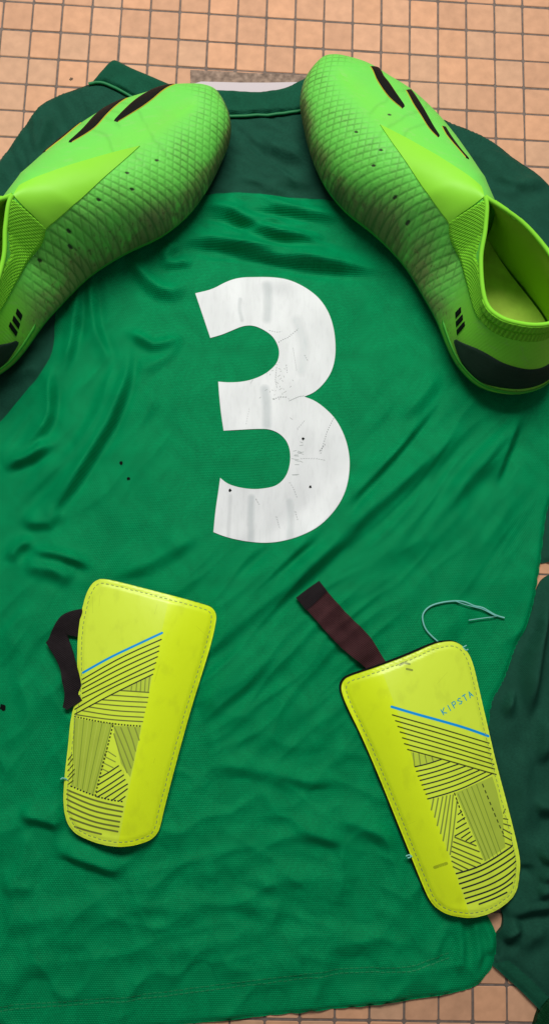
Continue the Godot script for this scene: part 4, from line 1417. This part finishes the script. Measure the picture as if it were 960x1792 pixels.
		strokes(im, [[131.1,210.8,132.1,219.8], [135.3,211.2,136.4,218.8], [140,212.5,141.1,217.4], [145.2,213.6,146,216.3]], lo, ppm, 1.0, olive)
		strokes(im, [[132.5,220.5,142.2,218.3,152.9,214.9], [133.6,223.7,146.9,220.8,158.9,216.8], [134.8,227.1,150.4,223,166.1,218.2], [136.3,230,154,225.4,171.6,219.7], [137.6,233.2,158.7,227.9,177.1,221.5], [139,236.4,161,230.5,182,222.9], [140.5,239.5,164.6,233,187.6,224], [141.8,242.7,168.1,235.7,192.7,225.2]], lo, ppm, 1.0, ink)
		strokes(im, [[146.1,242.6,144.5,250.2], [149.6,242.1,146.9,255.1], [153,241.2,148.8,260.9], [156,240.6,151.2,266.3], [158.8,240.1,153.1,271.2], [161,239.9,156,277.9], [164,243.4,158.2,280.5]], lo, ppm, 1.3, olive)
		strokes(im, [[162.1,238.8,165.7,248.8,169.6,257.9]], lo, ppm, 1.2, dark, 3.0)
		strokes(im, [[164.9,239.3,185.4,285.1], [168,237.6,188.3,284.3], [171.6,236,191.4,283.2], [175.5,234.4,194.8,281.9], [179.5,232.8,197.5,280.2]], lo, ppm, 0.7, Color(0.52, 0.62, 0.2))
		strokes(im, [[166.4,238.7,186.8,284.8], [169.8,236.9,189.7,283.8], [173.6,235.1,193.1,282.5]], lo, ppm, 0.5, Color(0.76, 0.85, 0.34))
		strokes(im, [[184.3,232.7,190.7,247.5,197.6,263.1,200.6,268.6]], lo, ppm, 1.1, Color(0.3, 0.36, 0.12), 4.5)
		strokes(im, [[200.7,253.4,202.4,250.7], [200.6,257.1,204.2,257.9], [200.5,260.7,206.1,262.4], [199.9,264.3,207,268], [199.7,268.8,206.9,272.5], [201.4,274.1,206.7,276.1]], lo, ppm, 1.0, Color(0.32, 0.36, 0.16))
		strokes(im, [[164.6,253.3,167.3,251.5], [164,258.7,169.6,255.6], [162.9,263.1,170.6,259.2], [161.9,268,172.5,262.8], [166.8,269.4,173.5,265.5], [170.3,271.3,174.9,268.3], [173.3,273.1,177.4,271.4]], lo, ppm, 1.0, ink)
		strokes(im, [[161.8,268.9,177.9,275], [160.8,272,180.3,279.1], [159.8,275.2,182.5,284.3], [159.5,278.5,181.2,287.2], [159.3,281.9,177.1,289.3], [159.5,285.2,171.6,290.9], [160.5,289,167.1,291.9]], lo, ppm, 1.1, Color(0.34, 0.38, 0.16))
		strokes(im, [[162.8,293.7,180.2,289.4,194.8,282.8,207.3,276.1], [164.7,297.1,182.2,292.1,196.8,285.6,208.2,279.6], [165.3,300.7,184.2,295.3,198.8,288.8,209.1,283.4], [167.3,303.9,185.2,299,199.8,292.8,209.5,287], [168.8,307.3,187.3,302.6,200.8,296.9,209.3,291.5], [169.9,310.9,189.3,305.8,200.7,301.4,208.7,295.5], [171.3,314.3,190.2,308.9,199.5,304.9,206.4,301.2], [180.1,314.8,192.2,311.2,201.5,307.6]], lo, ppm, 1.25, ink)
		strokes(im, [[115.3,178.5,133.2,183.2,152.2,187.7,171.7,192.6,190.4,198.6]], lo, ppm, 2.2, blue)
		strokes(im, [[115.9,184.3,152.1,193.3,190.8,203.7], [118.2,188.4,153.2,197.1,192,207.6], [119.9,192.4,153.2,201,192.2,211.4], [121.6,196.3,154.3,204.5,193,215.3], [123.3,200.4,156.6,208.6,194.2,218.9], [124.8,204.5,156.6,212.1,194.7,222.2], [127.1,208.5,156.5,215.7,195.8,226.1]], lo, ppm, 1.05, dark)
		strokes(im, [[148.2,290.7,151.4,288.9,155.7,287]], lo, ppm, 2.6, Color(0.55, 0.62, 0.1, 0.6))
		strokes(im, [[121.7,148.1,124.8,146.4,129,147.2], [126.8,150.9,130.9,151.6]], lo, ppm, 1.8, Color(0.45, 0.5, 0.2, 0.7))
		# the small blue lettering, slanting upwards
		var at := pts([154.7,183.5,180.4,168.3])
		var ex := (at[1] - at[0]) / 6.0
		var letters := {"K": [[0, 0, 0, 1], [0.7, 1, 0, 0.45, 0.7, 0]], "I": [[0.35, 0, 0.35, 1]], "P": [[0, 0, 0, 1, 0.55, 1, 0.7, 0.78, 0.55, 0.5, 0, 0.5]], "S": [[0.7, 0.88, 0.35, 1, 0, 0.78, 0.35, 0.5, 0.7, 0.25, 0.35, 0, 0, 0.12]], "T": [[0.35, 0, 0.35, 1], [0, 1, 0.7, 1]], "A": [[0, 0, 0.35, 1, 0.7, 0], [0.12, 0.35, 0.58, 0.35]]}
		var ey := Vector2(ex.y, -ex.x).normalized() * 0.0042
		var word := "KIPSTA"
		for k in word.length():
			for l in letters[word[k]]:
				var line := PackedVector2Array()
				for q in range(0, l.size(), 2):
					line.append(at[0] + ex * (k + l[q] * 0.8) + ey * l[q + 1])
				stroke(im, line, lo, ppm, 0.75, Color(0.16, 0.62, 0.80, 0.9))
	# wear: faint scratches and a little grime
	var f := noise(81 if right else 82, 0.012, 4)
	for y in im.get_height():
		for x in im.get_width():
			var k := smoothstep(0.12, 0.6, f.get_noise_2d(x, y * 0.6)) * 0.07
			if k > 0.0:
				im.set_pixel(x, y, im.get_pixel(x, y).lerp(Color(0.5, 0.54, 0.2), k))
	for k in 20:
		var p := lo + (hi - lo) * Vector2(rng.randf(), rng.randf())
		var q := p + Vector2.from_angle(rng.randf_range(-0.6, 2.4)) * rng.randf_range(0.002, 0.014)
		stroke(im, PackedVector2Array([p, q]), lo, ppm, rng.randf_range(0.25, 0.5), Color(0.55, 0.6, 0.22, rng.randf_range(0.08, 0.25)))
	return im
